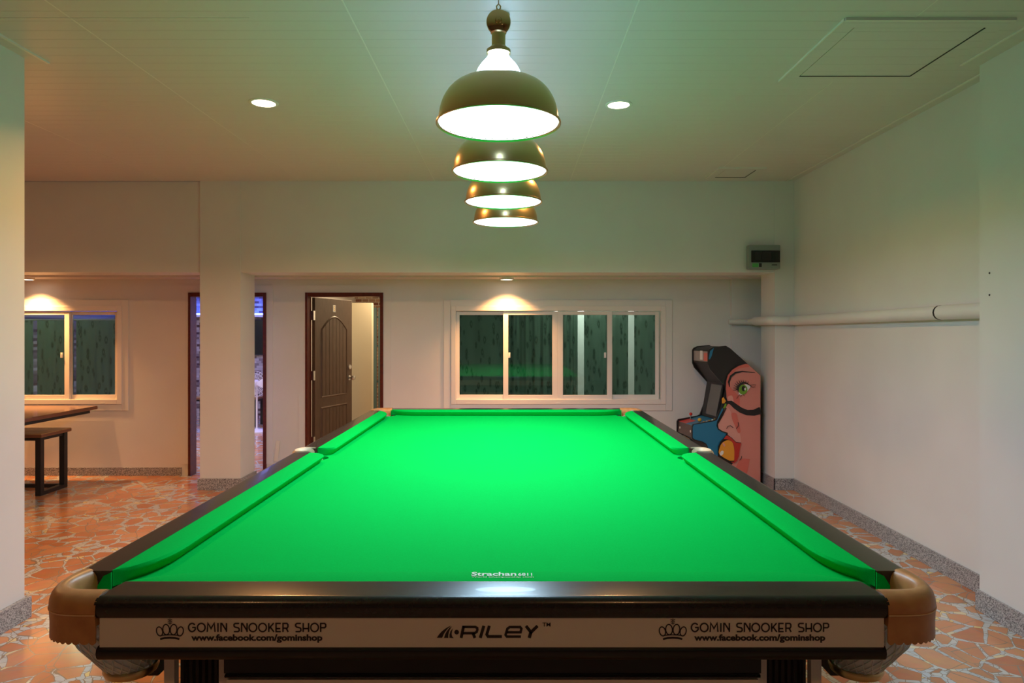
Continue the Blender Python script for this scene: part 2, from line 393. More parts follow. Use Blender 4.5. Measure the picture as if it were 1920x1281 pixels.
# granite baseboards
BH = .111
def base(name, *bx):
    m_ = MB()
    for b in bx: m_.box(*b, 0, BH, .003)
    return struct(m_.build(name, M['granite']))
base('baseboard_right', (XR-.014, XR, 3.755, YF-.014))
base('baseboard_stub', (2.484, XR, YF-.014, YF), (2.484, 2.498, YF-.014, YR+.014))
base('baseboard_pillar_left', (-2.985, -2.566, YF-.014, YF), (-2.58, -2.566, YF, YR+.014), (-2.985, -2.965, YF, YR), (-2.985, -2.566, YR, YR+.014))
base('baseboard_near_left', (-2.556, -2.531, 3.18, 3.655), (-2.98, -2.556, 3.635, 3.655), (-3.0, -2.531, 3.18, 3.2), (-3.0, -2.98, 3.2, 3.655))
base('baseboard_near_right', (2.508, 2.522, 3.186, 3.755), (2.522, XR, 3.74, 3.755), (2.522, XR, 3.186, 3.2))
base('baseboard_right_near', (XR-.014, XR, YN, 3.186))
b_ = MB()
for a, c in ((XL, wp(341)), (wp(512), wp(560)), (wp(733), 2.27)):
    b_.box(a, c, YB-.012, YB, 0, .086, .003)
struct(b_.build('baseboard_back', M['granite']))
base('baseboard_left', (XL, XL+.014, YN, YB-.014))
base('baseboard_behind', (XL+.014, XR-.014, YN, YN+.014))

# ceiling edge mouldings, panel joints
def strip(name, x0, x1, y0, y1, dz=.006): return struct(MB().box(x0, x1, y0, y1, ZC-dz, ZC, .001).build(name, M['upvc']))
strip('trim_3', 2.598, 2.612, 3.77, YF); strip('trim_4', 2.407, 2.420, 2.9, 3.73)
strip('trim_5', -2.475, -2.46, 2.9, 3.69, .01)
for i, x in enumerate((-4.6, -3.31, -2.02, -.735, .55, 1.84)): strip('trim_%d' % (6+i), x-.003, x+.003, YN, YF, .0012)
strip('trim_12', -2.45, -1.2, 3.168, 3.173, .0015)

# ------------------------------------------------------------------ ceiling hatches
def hatch(label, x0, x1, y0, y1, fr):
    t = thing('ceiling_hatch', label, 'hatch', ((x0+x1)/2, (y0+y1)/2, ZC))
    hx, hy = (x1-x0)/2, (y1-y0)/2
    m_ = MB()
    for a in ((-hx-fr, -hx-.006, -hy-fr, hy+fr), (hx+.006, hx+fr, -hy-fr, hy+fr), (-hx-.006, hx+.006, -hy-fr, -hy-.006), (-hx-.006, hx+.006, hy+.006, hy+fr)):
        m_.box(*a, -.008, 0)
    m_.build('hatch_frame', M['ceiling'], t)
    e_ = MB(); o_ = fr; e_.box(-hx-o_-.006, -hx-o_, -hy-o_, hy+o_, -.010, 0); e_.box(-hx-o_, hx+o_, -hy-o_-.010, -hy-o_, -.013, 0)
    e_.build('edge_highlight', M['upvc'], t)  # bright strips on two outer edges stand in for the light they catch
    MB().box(-hx, hx, -hy, hy, -.006, 0).build('hatch_panel', M['ceiling'], t)
    g = MB(); g.box(-hx-.006, hx+.006, hy-.001, hy+.007, -.0085, 0); g.box(hx-.001, hx+.006, -hy, hy, -.0085, 0)
    g.build('shadow_gap', M['blackm'], t)  # black strips stand in for the shade in the gap round the panel
    return t
hatch('large square access hatch in the ceiling near the right wall', 1.61, 2.22, 3.26, 3.87, .085)
hatch('small access hatch in the ceiling at the far right corner above the beam', 1.88, 2.15, 6.12, 6.40, .07)

# ------------------------------------------------------------------ recessed downlights
def area_light(name, loc, size, power, col, parent=None, spread=PI, shape='DISK'):
    ld = bpy.data.lights.new(name, 'AREA'); ld.shape = shape; ld.size = size; ld.energy = power; ld.color = col; ld.spread = spread
    o = bpy.data.objects.new(name, ld); C.objects.link(o); o.location = loc
    if parent: o.parent = parent
    return o
def downlight(label, x, y, z, r, power, lens, drop=.006, col=WARM, group=None, spread=2.6):
    t = thing('downlight', label, 'ceiling light', (x, y, z), group=group)
    MB().lathe([(r*1.22, 0), (r*1.22, -drop*.5), (r*1.1, -drop), (r*.98, -drop), (r*.96, -drop*.4)], n=40).build('trim_ring', M['white'], t, True)
    MB().lathe([(0.0001, -drop*.9), (r*.5, -drop*.85), (r*.97, -drop*.6), (r*.97, 0)], n=40).build('lens', lens, t, True)
    area_light('downlight_lamp', (0, 0, -drop-.004), r*1.8, power, col, t, spread)
    return t
downlight('round downlight on the left of the main ceiling, left of the hanging lamps', -1.554, 4.34, ZC, .073, DOWN_W*1.5, M['lens'])
downlight('round downlight on the main ceiling right of the hanging lamps', .673, 4.375, ZC, .069, DOWN_W*.85, M['lens'])
downlight('small round downlight above the four pane window behind the table', -.055, 7.04, ZA, .062, 17, M['lens_small'], .02, spread=1.9)
downlight('small round downlight above the left window by the wooden bench', -4.93, 7.04, ZA, .062, 24, M['lens_small'], .02, spread=1.9)
# unseen lamps outside the frame; those behind the camera are added warm fill
downlight('downlight on the ceiling of the seating area left of the pillar', -4.6, 4.34, ZC, .073, DOWN_W*1.3, M['lens'])
downlight('unseen downlight added to the ceiling behind the camera on the left', -1.554, -.4, ZC, .073, DOWN_W*.2, M['lens'])
downlight('unseen downlight added to the ceiling behind the camera on the right', .673, -.4, ZC, .073, DOWN_W*.2, M['lens'])

# ------------------------------------------------------------------ pendant lamps over the table
TX, TY = -.045, 3.474
def make_pendant(label):
    t = thing('pendant_lamp', label, 'pendant lamp', (0,0,0), group=None)
    R = .215
    out = [(R, 0), (R+.003, .002), (R+.003, .008), (R-.004, .012)]
    for i in range(13):
        a = i/12*PI/2*.82; out.append((.083+(R-.006-.083)*math.cos(i/12*PI/2)**.85, .012+.143*math.sin(i/12*PI/2)))
    inner = [(r-.004, z-.003) for r, z in reversed(out[4:])] + [(R-.004, .002), (R, 0)]
    MB().lathe(out+[(out[-1][0]-.004, out[-1][1])]+inner, n=64).build('brass_shade', M['brass'], t, True)
    rt = out[-1][0]
    cap = [(.070, .12), (.082, .150), (.081, .164), (.078, .180), (.071, .196), (.061, .211), (.049, .225), (.039, .236), (.034, .250)]
    MB().lathe(cap, n=48).build('opal_glass_top', M['opal'], t, True)
    inn = [(R-.008, .006), (R-.02, .03), (R-.05, .07), (R-.10, .10), (.05, .115), (.0001, .118)]
    MB().lathe(inn, n=48).build('opal_lining', M['opal_in'], t, True)
    MB().lathe([(.001, .248), (.036, .248), (.042, .250), (.042, .262), (.034, .266), (.030, .272), (.024, .276), (.024, .318), (.028, .322), (.001, .324)], n=32).build('brass_neck', M['brass'], t, True)
    b_ = MB(); b_.lathe([(.001, -.022), (.010, -.021), (.012, -.017), (.030, -.015), (.042, -.008), (.043, 0), (.042, .008), (.030, .015), (.012, .017), (.010, .021), (.001, .022)], 0, 0, .360, 40, 'y')
    b_.build('pulley_wheel', M['brass_polished'], t, True)
    h = MB(); h.tube([(0, 0, .40), (.006, 0, .408), (.007, 0, .416), (0, 0, .424), (-.007, 0, .416), (-.006, 0, .408), (0, 0, .40)], .0025, 8)
    h.build('hook', M['brass'], t, True)
    h = MB(); z = .424; k = 0
    while z < ZC-2.222-.02:
        ring = [(.006*math.cos(2*PI*i/10)*(1 if k % 2 else 0), .006*math.cos(2*PI*i/10)*(0 if k % 2 else 1), z+.010+.010*math.sin(2*PI*i/10)) for i in range(11)]
        h.tube(ring, .0018, 6, False); z += .0165; k += 1
    h.build('chain', M['brass'], t, True)
    MB().lathe([(.045, ZC-2.222), (.045, ZC-2.232), (.03, ZC-2.242), (.001, ZC-2.245)], n=32).build('ceiling_rose', M['brass'], t, True)
    return t
pl = [('nearest and largest looking brass pendant lamp of the row above the snooker table', -.047, 2.42),
      ('second brass pendant lamp from the front in the row above the snooker table', -.055, 3.14),
      ('third brass pendant lamp from the front, second from the back of the row', -.048, 3.87),
      ('farthest brass pendant lamp, lowest in the picture above the snooker table', -.042, 4.58)]
proto = make_pendant(pl[0][0])
for i, (lab, x, y) in enumerate(pl):
    o = proto if i == 0 else copy_tree(proto)
    o['label'] = lab; o['group'] = 'brass pendant lamps over the snooker table'; o.location = (x, y, 2.222)
    area_light('pendant_lamp_light', (0, 0, .012), .40, PENDANT_W, COOL, o)

# ------------------------------------------------------------------ snooker table
T = thing('snooker_table', 'full size snooker table with bright green cloth, dark rails and tan leather corner pockets', 'snooker table', (TX, TY, 0))
HW, HL = 1.04, 1.935
WI, LI = .948, 1.829             # inner edge of the wood
NW, NL = .865, 1.749             # cushion noses
ZR, ZN, ZBED = .909, .903, .868
# slate bed with cut pockets
def bed_outline():
    pts = []
    def cpocket(sx, sy):
        cx, cy, r = .915*sx, 1.795*sy, .072
        return [(cx+r*math.cos(a), cy+r*math.sin(a)) for a in (0,)]
    seq = []
    x, y = WI, LI
    # walk counter clockwise from the right side middle
    def corner(sx, sy, rev):
        c = (.915*sx, 1.80*sy); r = .085
        q = [(c[0]-sx*r*math.cos(t)+0*sx, c[1]-sy*r*math.sin(t)) for t in [PI/2*i/8 for i in range(-3, 12)]]
        return q if not rev else list(reversed(q))
    def mid(sx):
        c = (sx*.935, 0); r = .062
        q = [(c[0]-sx*r*math.sin(t), -r*math.cos(t)) for t in [PI*i/12 for i in range(13)]]
        return q if sx > 0 else list(reversed(q))
    out = []
    out += [(x, -.062)] + mid(1) + [(x, .062)]
    out += [(x, 1.70)] + [p for p in reversed(corner(1, 1, False)) if p[0] < x and p[1] < y][::-1] + [(.80, y)]
    return out
def make_bed():
    m_ = MB(); r = .085
    # quadrant built as a fan of strips: columns along x with pocket cut-outs
    nx, ny = 96, 180
    def inside(x, y):
        ax, ay = abs(x), abs(y)
        if math.hypot(ax-.935, ay) < .060: return False
        if math.hypot(ax-.918, ay-1.803) < .082: return False
        if ax > .918 and ay > 1.79: return False
        return True
    # one concave polygon
    def arcp(cx, cy, rr, a0, a1, n=14): return [(cx+rr*math.cos(math.radians(a0+(a1-a0)*i/n)), cy+rr*math.sin(math.radians(a0+(a1-a0)*i/n))) for i in range(n+1)]
    q = []
    q += arcp(.935, 0, .060, 282, 78)[::1]                       # right middle pocket, from below to above through the left
    q += arcp(.918, 1.803, .082, 292, 158)                       # right far corner
    q += [(-p[0], p[1]) for p in reversed(arcp(.918, 1.803, .082, 292, 158))]
    q += [(-p[0], p[1]) for p in reversed(arcp(.935, 0, .060, 282, 78))]
    q += [(-p[0], -p[1]) for p in arcp(.918, 1.803, .082, 292, 158)]
    q += [(p[0], -p[1]) for p in reversed(arcp(.918, 1.803, .082, 292, 158))]
    m_.prism(q, ZBED-.045, ZBED, 'z')
    return m_
make_bed().build('slate_bed_cloth', M['cloth'], T)
# cushions
def cushion(n, wfun, s0, s1, place):
    """place(s, w, z) maps along-rail s, inward w, height z to table space"""
    m_ = MB(); rings = []
    for i in range(n+1):
        # denser at the ends
        u = i/n; u = .5-.5*math.cos(PI*u); s = s0+(s1-s0)*u; w_ = max(wfun(s), .001)
        prof = [(0, ZR-.03), (0, ZR-.001), (.3*w_, ZR), (.8*w_, ZR-.001), (.93*w_, ZR-.003), (w_, ZN-.004), (w_-.001 if w_ > .002 else w_, ZN-.009), (max(w_-.022*min(1, w_/.04), 0), ZBED-.0005), (0, ZBED-.0005)]
        rings.append([place(s, a, z) for a, z in prof])
    m_.loft(rings, True, True); return m_
CW = WI-NW
def wside(s):   # s measured from the corner end to the middle end
    a = s/.25; c = (1.681-s)/.05
    v = CW
    if a < 1: v = min(v, CW*(1-(1-a)**3))
    if c < 1: v = min(v, CW*math.sqrt(max(0, 1-(1-c)**2)))
    return v
CE = LI-NL
def wend(s):
    a = s/.25; c = (1.748-s)/.25; v = CE
    for k in (a, c):
        if k < 1: v = min(v, CE*(1-(1-max(k, 0))**3))
    return v
for sx in (-1, 1):
    for sy in (-1, 1):
        cushion(70, wside, 0, 1.681, lambda s, a, z, sx=sx, sy=sy: (sx*(WI-a), sy*(1.751-s), z)).build('side_cushion', M['cloth'], T, True)
for sy in (-1, 1):
    cushion(90, wend, 0, 1.748, lambda s, a, z, sy=sy: (-.874+s, sy*(LI-a), z)).build('end_cushion', M['cloth'], T, True)
# wooden rails: rounded outer edge, lip underneath
def rail_prof(wd):
    p = [(0, ZR-.0005), (wd-.022, ZR-.0005)]
    for i in range(1, 9):
        a = PI/2*i/8; p.append((wd-.022+.022*math.sin(a), ZR-.022+.0215*math.cos(a)))
    p += [(wd, .874), (wd-.004, .864), (wd-.02, .862), (0, .862)]
    return p
def rail(prof, s0, s1, place, name='rail'):
    m_ = MB(); m_.loft([[place(s, a, z) for a, z in prof] for s in (s0, s1)], True, True)
    return m_.build(name, M['rail'], T, True)
for sx in (-1, 1):
    for sy in (-1, 1):
        rail(rail_prof(HW-WI), .055, 1.756, lambda s, a, z, sx=sx, sy=sy: (sx*(WI+a), sy*s, z), 'side_rail')
for sy in (-1, 1):
    m_ = MB(); pr = rail_prof(HL-LI)
    def ring(sgn, e=0):
        return [(sgn*(.872+.115*a-e), sy*(LI+a), z) for a, z in pr]
    m_.loft([ring(-1), ring(1)], True, True)
    m_.build('end_rail', M['rail'], T, True)
# fascia boards under the rails with lower moulding
def fascia(sy):
    f = MB().box(-.874, .874, sy*(HL-.030), sy*(HL-.006), .793, .864).build('end_fascia', M['fascia'], T)
    m_ = MB(); prof = [(HL-.035, .799), (HL-.008, .799), (HL-.001, .794), (HL+.001, .785), (HL-.001, .776), (HL-.006, .770), (HL-.035, .769)]
    m_.prism([(sy*a, z) for a, z in prof], -.879, .877, 'x'); m_.build('lower_moulding', M['black'], T, True)
    return f
FN = fascia(-1); fascia(1)
for sx in (-1, 1):
    for sy in (-1, 1):
        MB().box(sx*(HW-.030), sx*(HW-.006), sy*.07, sy*1.74, .793, .864).build('side_fascia', M['fascia'], T)
        m_ = MB(); prof = [(HW-.035, .799), (HW-.008, .799), (HW-.001, .794), (HW+.001, .785), (HW-.006, .770), (HW-.035, .769)]
        m_.prism([(sx*a, z) for a, z in prof], sy*.07, sy*1.745, 'y')
        m_.build('side_lower_moulding', M['black'], T, True)
# underframe: aprons, beams and legs
for sy in (-1, 1):
    MB().box(-.62, .62, sy*(HL-.09), sy*(HL-.06), .712, .770, .002).build('apron', M['blackm'], T)
    m_ = MB(); m_.prism([(sy*(HL-.055), .712), (sy*(HL-.05), .7095), (sy*(HL-.055), .707), (sy*(HL-.09), .707), (sy*(HL-.09), .712)], -.615, .615, 'x')
    m_.build('bright_strip', M['chrome'], T)
    MB().box(-.62, .62, sy*(HL-.10), sy*(HL-.065), .700, .707).build('black_batten', M['black'], T)
    MB().box(-.615, .615, sy*(HL-.11), sy*(HL-.06), .60, .698, .006).build('end_beam', M['fascia'], T)
for sx in (-1, 1):
    MB().box(sx*.86, sx*.89, -1.70, 1.70, .62, .770, .003).build('side_apron', M['blackm'], T)
def leg(x, y, mirrored):
    l = MB()
    # black core with flutes on all faces
    n = 7; hw = .052
    pts = []
    def side(p0, p1, nx, ny):
        out = []
        for i in range(n):
            for t, dd in ((0, 0), (.25, .006), (.75, .006)):
                u = (i+t)/n; out.append((p0[0]+(p1[0]-p0[0])*u - nx*dd, p0[1]+(p1[1]-p0[1])*u - ny*dd))
        return out
    pts = side((-hw, -hw), (hw, -hw), 0, -1)+side((hw, -hw), (hw, hw), 1, 0)+side((hw, hw), (-hw, hw), 0, 1)+side((-hw, hw), (-hw, -hw), -1, 0)
    l.prism([(x+a, y+b) for a, b in pts], .06, .770, 'z')
    lo = l.build('leg', M['blackm'], T)
    for ax in (-1, 1):
        for ay in (-1, 1):
            MB().box(x+ax*.076-.024 if ax > 0 else x+ax*.076, x+ax*.076 if ax > 0 else x+ax*.076+.024, y+(ay*.060)-.022, y+(ay*.060)+.0, .10, .769).build('corner_post', M['fascia'], lo)
    MB().box(x-.10, x+.10, y-.10, y+.10, .04, .10, .006).build('plinth', M['black'], lo)
    MB().lathe([(.045, 0), (.045, .012), (.03, .02), (.02, .045)], x, y, 0, 24).build('levelling_foot', M['brass'], lo, True)
for sx in (-1, 1):
    for y in (-1.77, -.60, .60, 1.77): leg(sx*.693, y, sx > 0)

# corner pockets
def smooth_curve(pts, n):
    """Catmull-Rom through 2D points"""
    out = []; m = len(pts)-1
    for i in range(n+1):
        u = i/n*m; k = min(int(u), m-1); t = u-k
        p = [Vector(pts[max(k-1, 0)]), Vector(pts[k]), Vector(pts[k+1]), Vector(pts[min(k+2, m)])]
        q = .5*((2*p[1])+(-p[0]+p[2])*t+(2*p[0]-5*p[1]+4*p[2]-p[3])*t*t+(-p[0]+3*p[1]-3*p[2]+p[3])*t*t*t)
        out.append((q.x, q.y))
    return out
inner_c = [(.980, -1.752), (.990, -1.785), (.993, -1.820), (.985, -1.846), (.965, -1.860), (.935, -1.864), (.880, -1.864)]
outer_c = [(1.041, -1.752), (1.040, -1.80), (1.029, -1.858), (1.006, -1.902), (.972, -1.928), (.930, -1.937), (.880, -1.938)]
def corner_pocket(sx, sy):
    N_ = 72; I = smooth_curve(inner_c, N_); O = smooth_curve(outer_c, N_)
    m_ = MB(); rings = []
    for i in range(N_+1):
        a, b = Vector(I[i]), Vector(O[i])
        def P_(t, z): q = a+(b-a)*t; return (sx*q.x, -sy*q.y, z)
        rings.append([P_(0, .845), P_(0, .880), P_(.04, .894), P_(.14, .905), P_(.32, .912), P_(.55, .9135), P_(.75, .909), P_(.90, .900), P_(.98, .888), P_(1.0, .876), P_(.97, .870), P_(.94, .866), P_(.90, .845)])
    m_.loft(rings, True, True)
    pk = m_.build('corner_pocket_leather', M['leather'], T, True)
    # hanging skirt with scalloped hem
    N_ = 204; I = smooth_curve(inner_c, N_); O = smooth_curve(outer_c, N_); m_ = MB(); rings = []
    for i in range(N_+1):
        a, b = Vector(I[i]), Vector(O[i]); zb = .811-.006*abs(math.sin(i/N_*PI*17))**.7
        def P_(t, z): q = a+(b-a)*t; return (sx*q.x, -sy*q.y, z)
        rings.append([P_(.93, .874), P_(.99, .872), P_(.955, .84), P_(.965, zb), P_(.905, zb), P_(.90, .85)])
    m_.loft(rings, True, True); m_.build('scalloped_skirt', M['leather'], pk, True)
    m_ = MB(); pts = []
    for i in range(0, N_+1, 2):
        a, b = Vector(I[i]), Vector(O[i]); q = a+(b-a)*1.0; pts.append((sx*q.x, -sy*q.y, .871))
    m_.tube(pts, .0013, 6); m_.build('stitching', M['stitch'], pk)
    MB().prism([(sx*.9475, .905), (sx*.966, .896), (sx*.981, .872), (sx*.981, .83), (sx*.9475, .83)], sy*1.7585, sy*1.7545, 'y').build('pocket_facing', M['cloth'], pk)
    MB().prism([(sy*1.8285, .905), (sy*1.846, .896), (sy*1.864, .872), (sy*1.864, .83), (sy*1.8285, .83)], sx*.882, sx*.878, 'x').build('pocket_facing', M['cloth'], pk)
    # net bag
    secs = [(.858, .945, -1.815, .052), (.84, .944, -1.813, .066), (.80, .935, -1.808, .074), (.76, .918, -1.80, .073), (.72, .898, -1.792, .062), (.70, .888, -1.788, .056), (.684, .882, -1.786, .052)]
    m_ = MB(); rings = []
    def sec(u):
        k = min(int(u), len(secs)-2); t = u-k; return [secs[k][j]*(1-t)+secs[k+1][j]*t for j in range(4)]
    for i in range(25):
        z, cx, cy, r = sec(i/24*6); rings.append([(sx*(cx+r*math.cos(2*PI*k/32)), -sy*(cy+r*math.sin(2*PI*k/32)), z) for k in range(32)])
    m_.loft(rings, True, False); bag = m_.build('pocket_net', M['net'], T, True)
    m_ = MB()
    for dr in (-1, 1):
        for k in range(20):
            pts = []
            for i in range(15):
                z, cx, cy, r = sec(i/14*6); an = 2*PI*k/20+dr*i/14*1.6; pts.append((sx*(cx+(r+.0012)*math.cos(an)), -sy*(cy+(r+.0012)*math.sin(an)), z))
            m_.tube(pts, .0017, 5)
    m_.build('net_strands', M['strand'], bag)
    m_ = MB(); m_.lathe([(.054, .674), (.058, .676), (.062, .686), (.060, .694), (.055, .694), (.052, .686), (.054, .674)], sx*.882, sy*1.786, 0, 40)
    m_.build('brass_collar', M['brass'], bag, True)
    # ball return rods running back under the table
    for j, dx in enumerate((-.028, 0, .028)):
        dz = -.012 if j == 1 else 0
        m_ = MB(); m_.tube([(sx*(.882+dx*.8), sy*1.75, .672+dz), (sx*(.86+dx), sy*1.60, .668+dz), (sx*(.80+dx), sy*1.30, .650+dz), (sx*(.79+dx), sy*1.05, .640+dz), (sx*(.79+dx), sy*1.0, .66+dz)], .006, 10)
        m_.build('return_rod', M['black'] if j != 1 else M['brass'], T, True)
for sx in (-1, 1):
    for sy in (-1, 1): corner_pocket(sx, sy)
# middle pockets
def middle_pocket(sx):
    inn = [(.952, -.056), (.975, -.052), (.998, -.040), (1.008, -.018), (1.010, 0)]; out = [(.962, -.058), (1.005, -.066), (1.035, -.058), (1.050, -.030), (1.054, 0)]
    inn = inn+[(a, -b) for a, b in reversed(inn[:-1])]; out = out+[(a, -b) for a, b in reversed(out[:-1])]
    N_ = 48; I = smooth_curve(inn, N_); O = smooth_curve(out, N_); m_ = MB(); rings = []
    for i in range(N_+1):
        a, b = Vector(I[i]), Vector(O[i])
        def P_(t, z): q = a+(b-a)*t; return (sx*q.x, q.y, z)
        rings.append([P_(0, .81), P_(0, .895), P_(.1, .906), P_(.35, .914), P_(.65, .914), P_(.9, .904), P_(1, .89), P_(.97, .82), P_(.9, .81)])
    m_.loft(rings, True, True); pk = m_.build('middle_pocket_leather', M['leather_worn'], T, True)
    m_ = MB(); rings = [[(sx*(.955+r*math.cos(2*PI*k/24)), r*math.sin(2*PI*k/24), z) for k in range(24)] for z, r in ((.86, .052), (.80, .066), (.74, .060), (.70, .048))]
    m_.loft(rings, True, False); m_.build('pocket_net', M['net'], T, True)
for sx in (-1, 1): middle_pocket(sx)

# lettering on the front fascia
yf = -(HL-.006)-.0008
PD = TY+yf                        # distance of the board's face
def fpx(zx, zy, s, ox, oy): return (X(ox+zx/s, PD)-TX, yf, Z(oy+zy/s, PD))
def crown_and_text(dx):
    m_ = MB(); s, ox, oy = 5.333, 280+dx, 1140
    fn = lambda a, b: fpx(a, b, s, ox, oy)
    for cx, cy, rx, ry, rot in ((102, 236, 30, 46, 14), (168, 218, 33, 52, 5), (242, 218, 33, 52, -5), (309, 236, 30, 46, -14)):
        stroke(m_, arc(cx, cy, rx, ry, 0, 360, 28, -rot)[:-1], 11, fn, True)
    stroke(m_, [(108, 313), (155, 302), (205, 299), (255, 302), (300, 313)], 19, fn)
    stroke(m_, [(118, 276), (160, 272), (205, 270), (250, 272), (292, 276)], 10, fn)
    stroke(m_, [(206, 108), (206, 168)], 6, fn)
    for yy in (128, 145, 162): stroke(m_, [(184, yy-14), (206, yy), (228, yy-14)], 6, fn)
    m_.build('crown_emblem', M['print'], FN)
    # art deco capitals, drawn as strokes on a 0..1 cell (z down)
    gl = {
     'G': (1.0, [arc(.5, .5, .45, .46, -38, -325, 20)[:], [(.52, .5), (.92, .5), (.92, .80)]]),
     'O': (1.1, [arc(.55, .5, .5, .46, 0, 360, 28)]),
     'M': (1.15, [[(.06, 1), (.14, .0), (.56, .62), (.98, .0), (1.08, 1)]]),
     'I': (.3, [[(.15, 0), (.15, 1)]]),
     'N': (.85, [[(.08, 1), (.08, .05), (.2, .05), (.72, .75), (.80, .75)], [(.80, 0), (.80, 1)]]),
     'S': (.8, [[(.74, .05), (.2, .05), (.06, .16), (.06, .34), (.2, .46), (.62, .54), (.74, .66), (.74, .84), (.6, .95), (.04, .95)]]),
     'K': (.8, [[(.1, 0), (.1, 1)], [(.74, 0), (.12, .62)], [(.3, .46), (.78, 1)]]),
     'E': (.75, [[(.70, .05), (.08, .05), (.08, .95), (.70, .95)], [(.08, .62), (.64, .62)]]),
     'R': (.8, [[(.08, 1), (.08, .05), (.6, .05), (.72, .18), (.72, .42), (.6, .58), (.12, .58)], [(.5, .6), (.76, 1)]]),
     'H': (.85, [[(.08, 0), (.08, 1)], [(.78, 0), (.78, 1)], [(.08, .62), (.78, .62)]]),
     'P': (.8, [[(.08, 1), (.08, .05), (.6, .05), (.74, .18), (.74, .40), (.6, .52), (.12, .52)]]),
     ' ': (.55, [])}
    txt = 'GOMIN SNOOKER SHOP'; tot = sum(gl[c][0] for c in txt)+.16*(len(txt)-1)
    x0, x1, z0, z1 = 388, 1768, 152, 242; u = (x1-x0)/tot; cx = x0; m_ = MB()
    for c in txt:
        for st in gl[c][1]: stroke(m_, [(cx+a*u, z0+b*(z1-z0)) for a, b in st], 14.5, fn)
        cx += (gl[c][0]+.16)*u
    m_.build('shop_name_lettering', M['print'], FN)
    m_ = MB(); add_text(m_, text_mesh('www.facebook.com/gominshop', 418, 1730, 350, 264, .040), lambda a, b: fn(a, b))
    m_.build('web_address_lettering', M['print'], FN)
crown_and_text(0); crown_and_text(943)
m_ = MB(); fn = lambda a, b: fpx(a, b, 7.385, 800, 1060)
def flat(pts): m_.poly([fn(*p) for p in pts])
flat([(140,1006),(170,962),(205,922),(255,882),(300,855),(340,838),(290,880),(255,925),(232,965),(215,1006)])
flat([(240,1008),(255,960),(278,915),(312,872),(350,848),(322,890),(306,935),(299,975),(300,1008)])
flat([(315,1006),(316,960),(330,915),(366,872),(350,915),(346,955),(352,985),(376,1012)])
flat(arc(415, 928, 32, 32, 0, 350, 24))
stroke(m_, [(512,842),(477,1008)], 40, fn)
stroke(m_, [(500,856),(672,856),(700,870),(702,895),(692,925),(665,942),(500,942)], 34, fn)
stroke(m_, [(640,940),(668,1008)], 40, fn)
stroke(m_, [(792,840),(742,1008)], 42, fn)
stroke(m_, [(868,840),(832,960),(850,988),(1042,988)], 40, fn)
stroke(m_, [(1110,930),(1300,930),(1312,880),(1295,858),(1150,858),(1118,880),(1092,965),(1110,990),(1305,990)], 34, fn)
stroke(m_, [(1375,842),(1445,930),(1535,842)], 42, fn); stroke(m_, [(1445,920),(1420,1008)], 44, fn)
m_.build('maker_logo', M['print'], FN)
m_ = MB(); add_text(m_, text_mesh('TM', 1603, 1715, 850, 795, .01), fn); m_.build('trademark_lettering', M['print'], FN)
# lettering on the cloth of the near cushion
m_ = MB(); ncl = [o for o in T.children if o.name.startswith('end_cushion')][0]
def cfn(a, b): return (a, b, ZR+.0012)
add_text(m_, text_mesh('Strachan', -.0988-TX, .0104-TX, -1.7955, -1.769, .02), lambda a, b: cfn(a, b))
add_text(m_, text_mesh('6811', .0150-TX, .049-TX, -1.7955, -1.776, .012), lambda a, b: cfn(a, b))
add_text(m_, text_mesh('World Championship cloth', -.0975-TX, .052-TX, -1.810, -1.7995, .0), lambda a, b: cfn(a, b))
m_.build('cloth_lettering', M['letter'], ncl)

# ------------------------------------------------------------------ windows
def make_window(n, ox, label=None):
    """four sliding sashes; ox shifts it along the wall"""
    W = bpy.data.objects.new('window_%d' % n, None); C.objects.link(W); W.location = (ox, YB, 0); struct(W)
    def q(px): return wp(px)
    def frame(mb_, x0, x1, z0, z1, t, y0, y1):
        mb_.box(x0, x0+t, y0, y1, z0, z1); mb_.box(x1-t, x1, y0, y1, z0, z1); mb_.box(x0+t, x1-t, y0, y1, z0, z0+t); mb_.box(x0+t, x1-t, y0, y1, z1-t, z1)
    a = MB(); frame(a, q(832), q(1260), wz(770), wz(562), .072, -.012, -.0005); a.build('casing', M['wall'], W, bevel=.003)
    a = MB(); frame(a, q(846), q(1248), wz(758), wz(574), .050, -.020, .075); a.build('outer_frame', M['upvc'], W, bevel=.003)
    m1 = [(861, 943.5), (953, 1035.6), (1055.7, 1138.5), (1149, 1230)]
    for i, (g0, g1) in enumerate(m1):
        front = i in (1, 2); y0 = .002 if front else .036; t = .050
        l_ = {0: q(855), 1: q(943.5), 2: q(1046), 3: q(1138)}[i]; r_ = {0: q(953), 1: q(1046), 2: q(1147.8), 3: q(1237)}[i]
        zb, zt = (wz(751.5), wz(584)) if front else (wz(750), wz(584))
        s_ = MB(); s_.box(l_, q(g0), y0, y0+.03, zb, zt); s_.box(q(g1), r_, y0, y0+.03, zb, zt)
        s_.box(q(g0), q(g1), y0, y0+.03, zb, wz(741)); s_.box(q(g0), q(g1), y0, y0+.03, wz(590.5), zt)
        so = s_.build('sash', M['upvc'], W, bevel=.0025)
        MB().box(q(g0)-.004, q(g1)+.004, y0+.012, y0+.017, wz(741)-.004, wz(590.5)+.004).build('pane', M['glass'], so)
    for px in (955, 1134.5):
        h = MB(); h.box(q(px)-.010, q(px)+.010, -.012, .002, wz(671), wz(661), .003); h.box(q(px)-.003, q(px)+.006, -.020, -.010, wz(669), wz(664), .002); h.build('latch', M['white'], W)
    for px in (878, 1046, 1213):
        MB().box(q(px)-.02, q(px)+.02, -.024, -.0201, wz(757), wz(755)).build('drain_cap', M['white'], W)
    return W
make_window(1, 0); make_window(2, OFF)

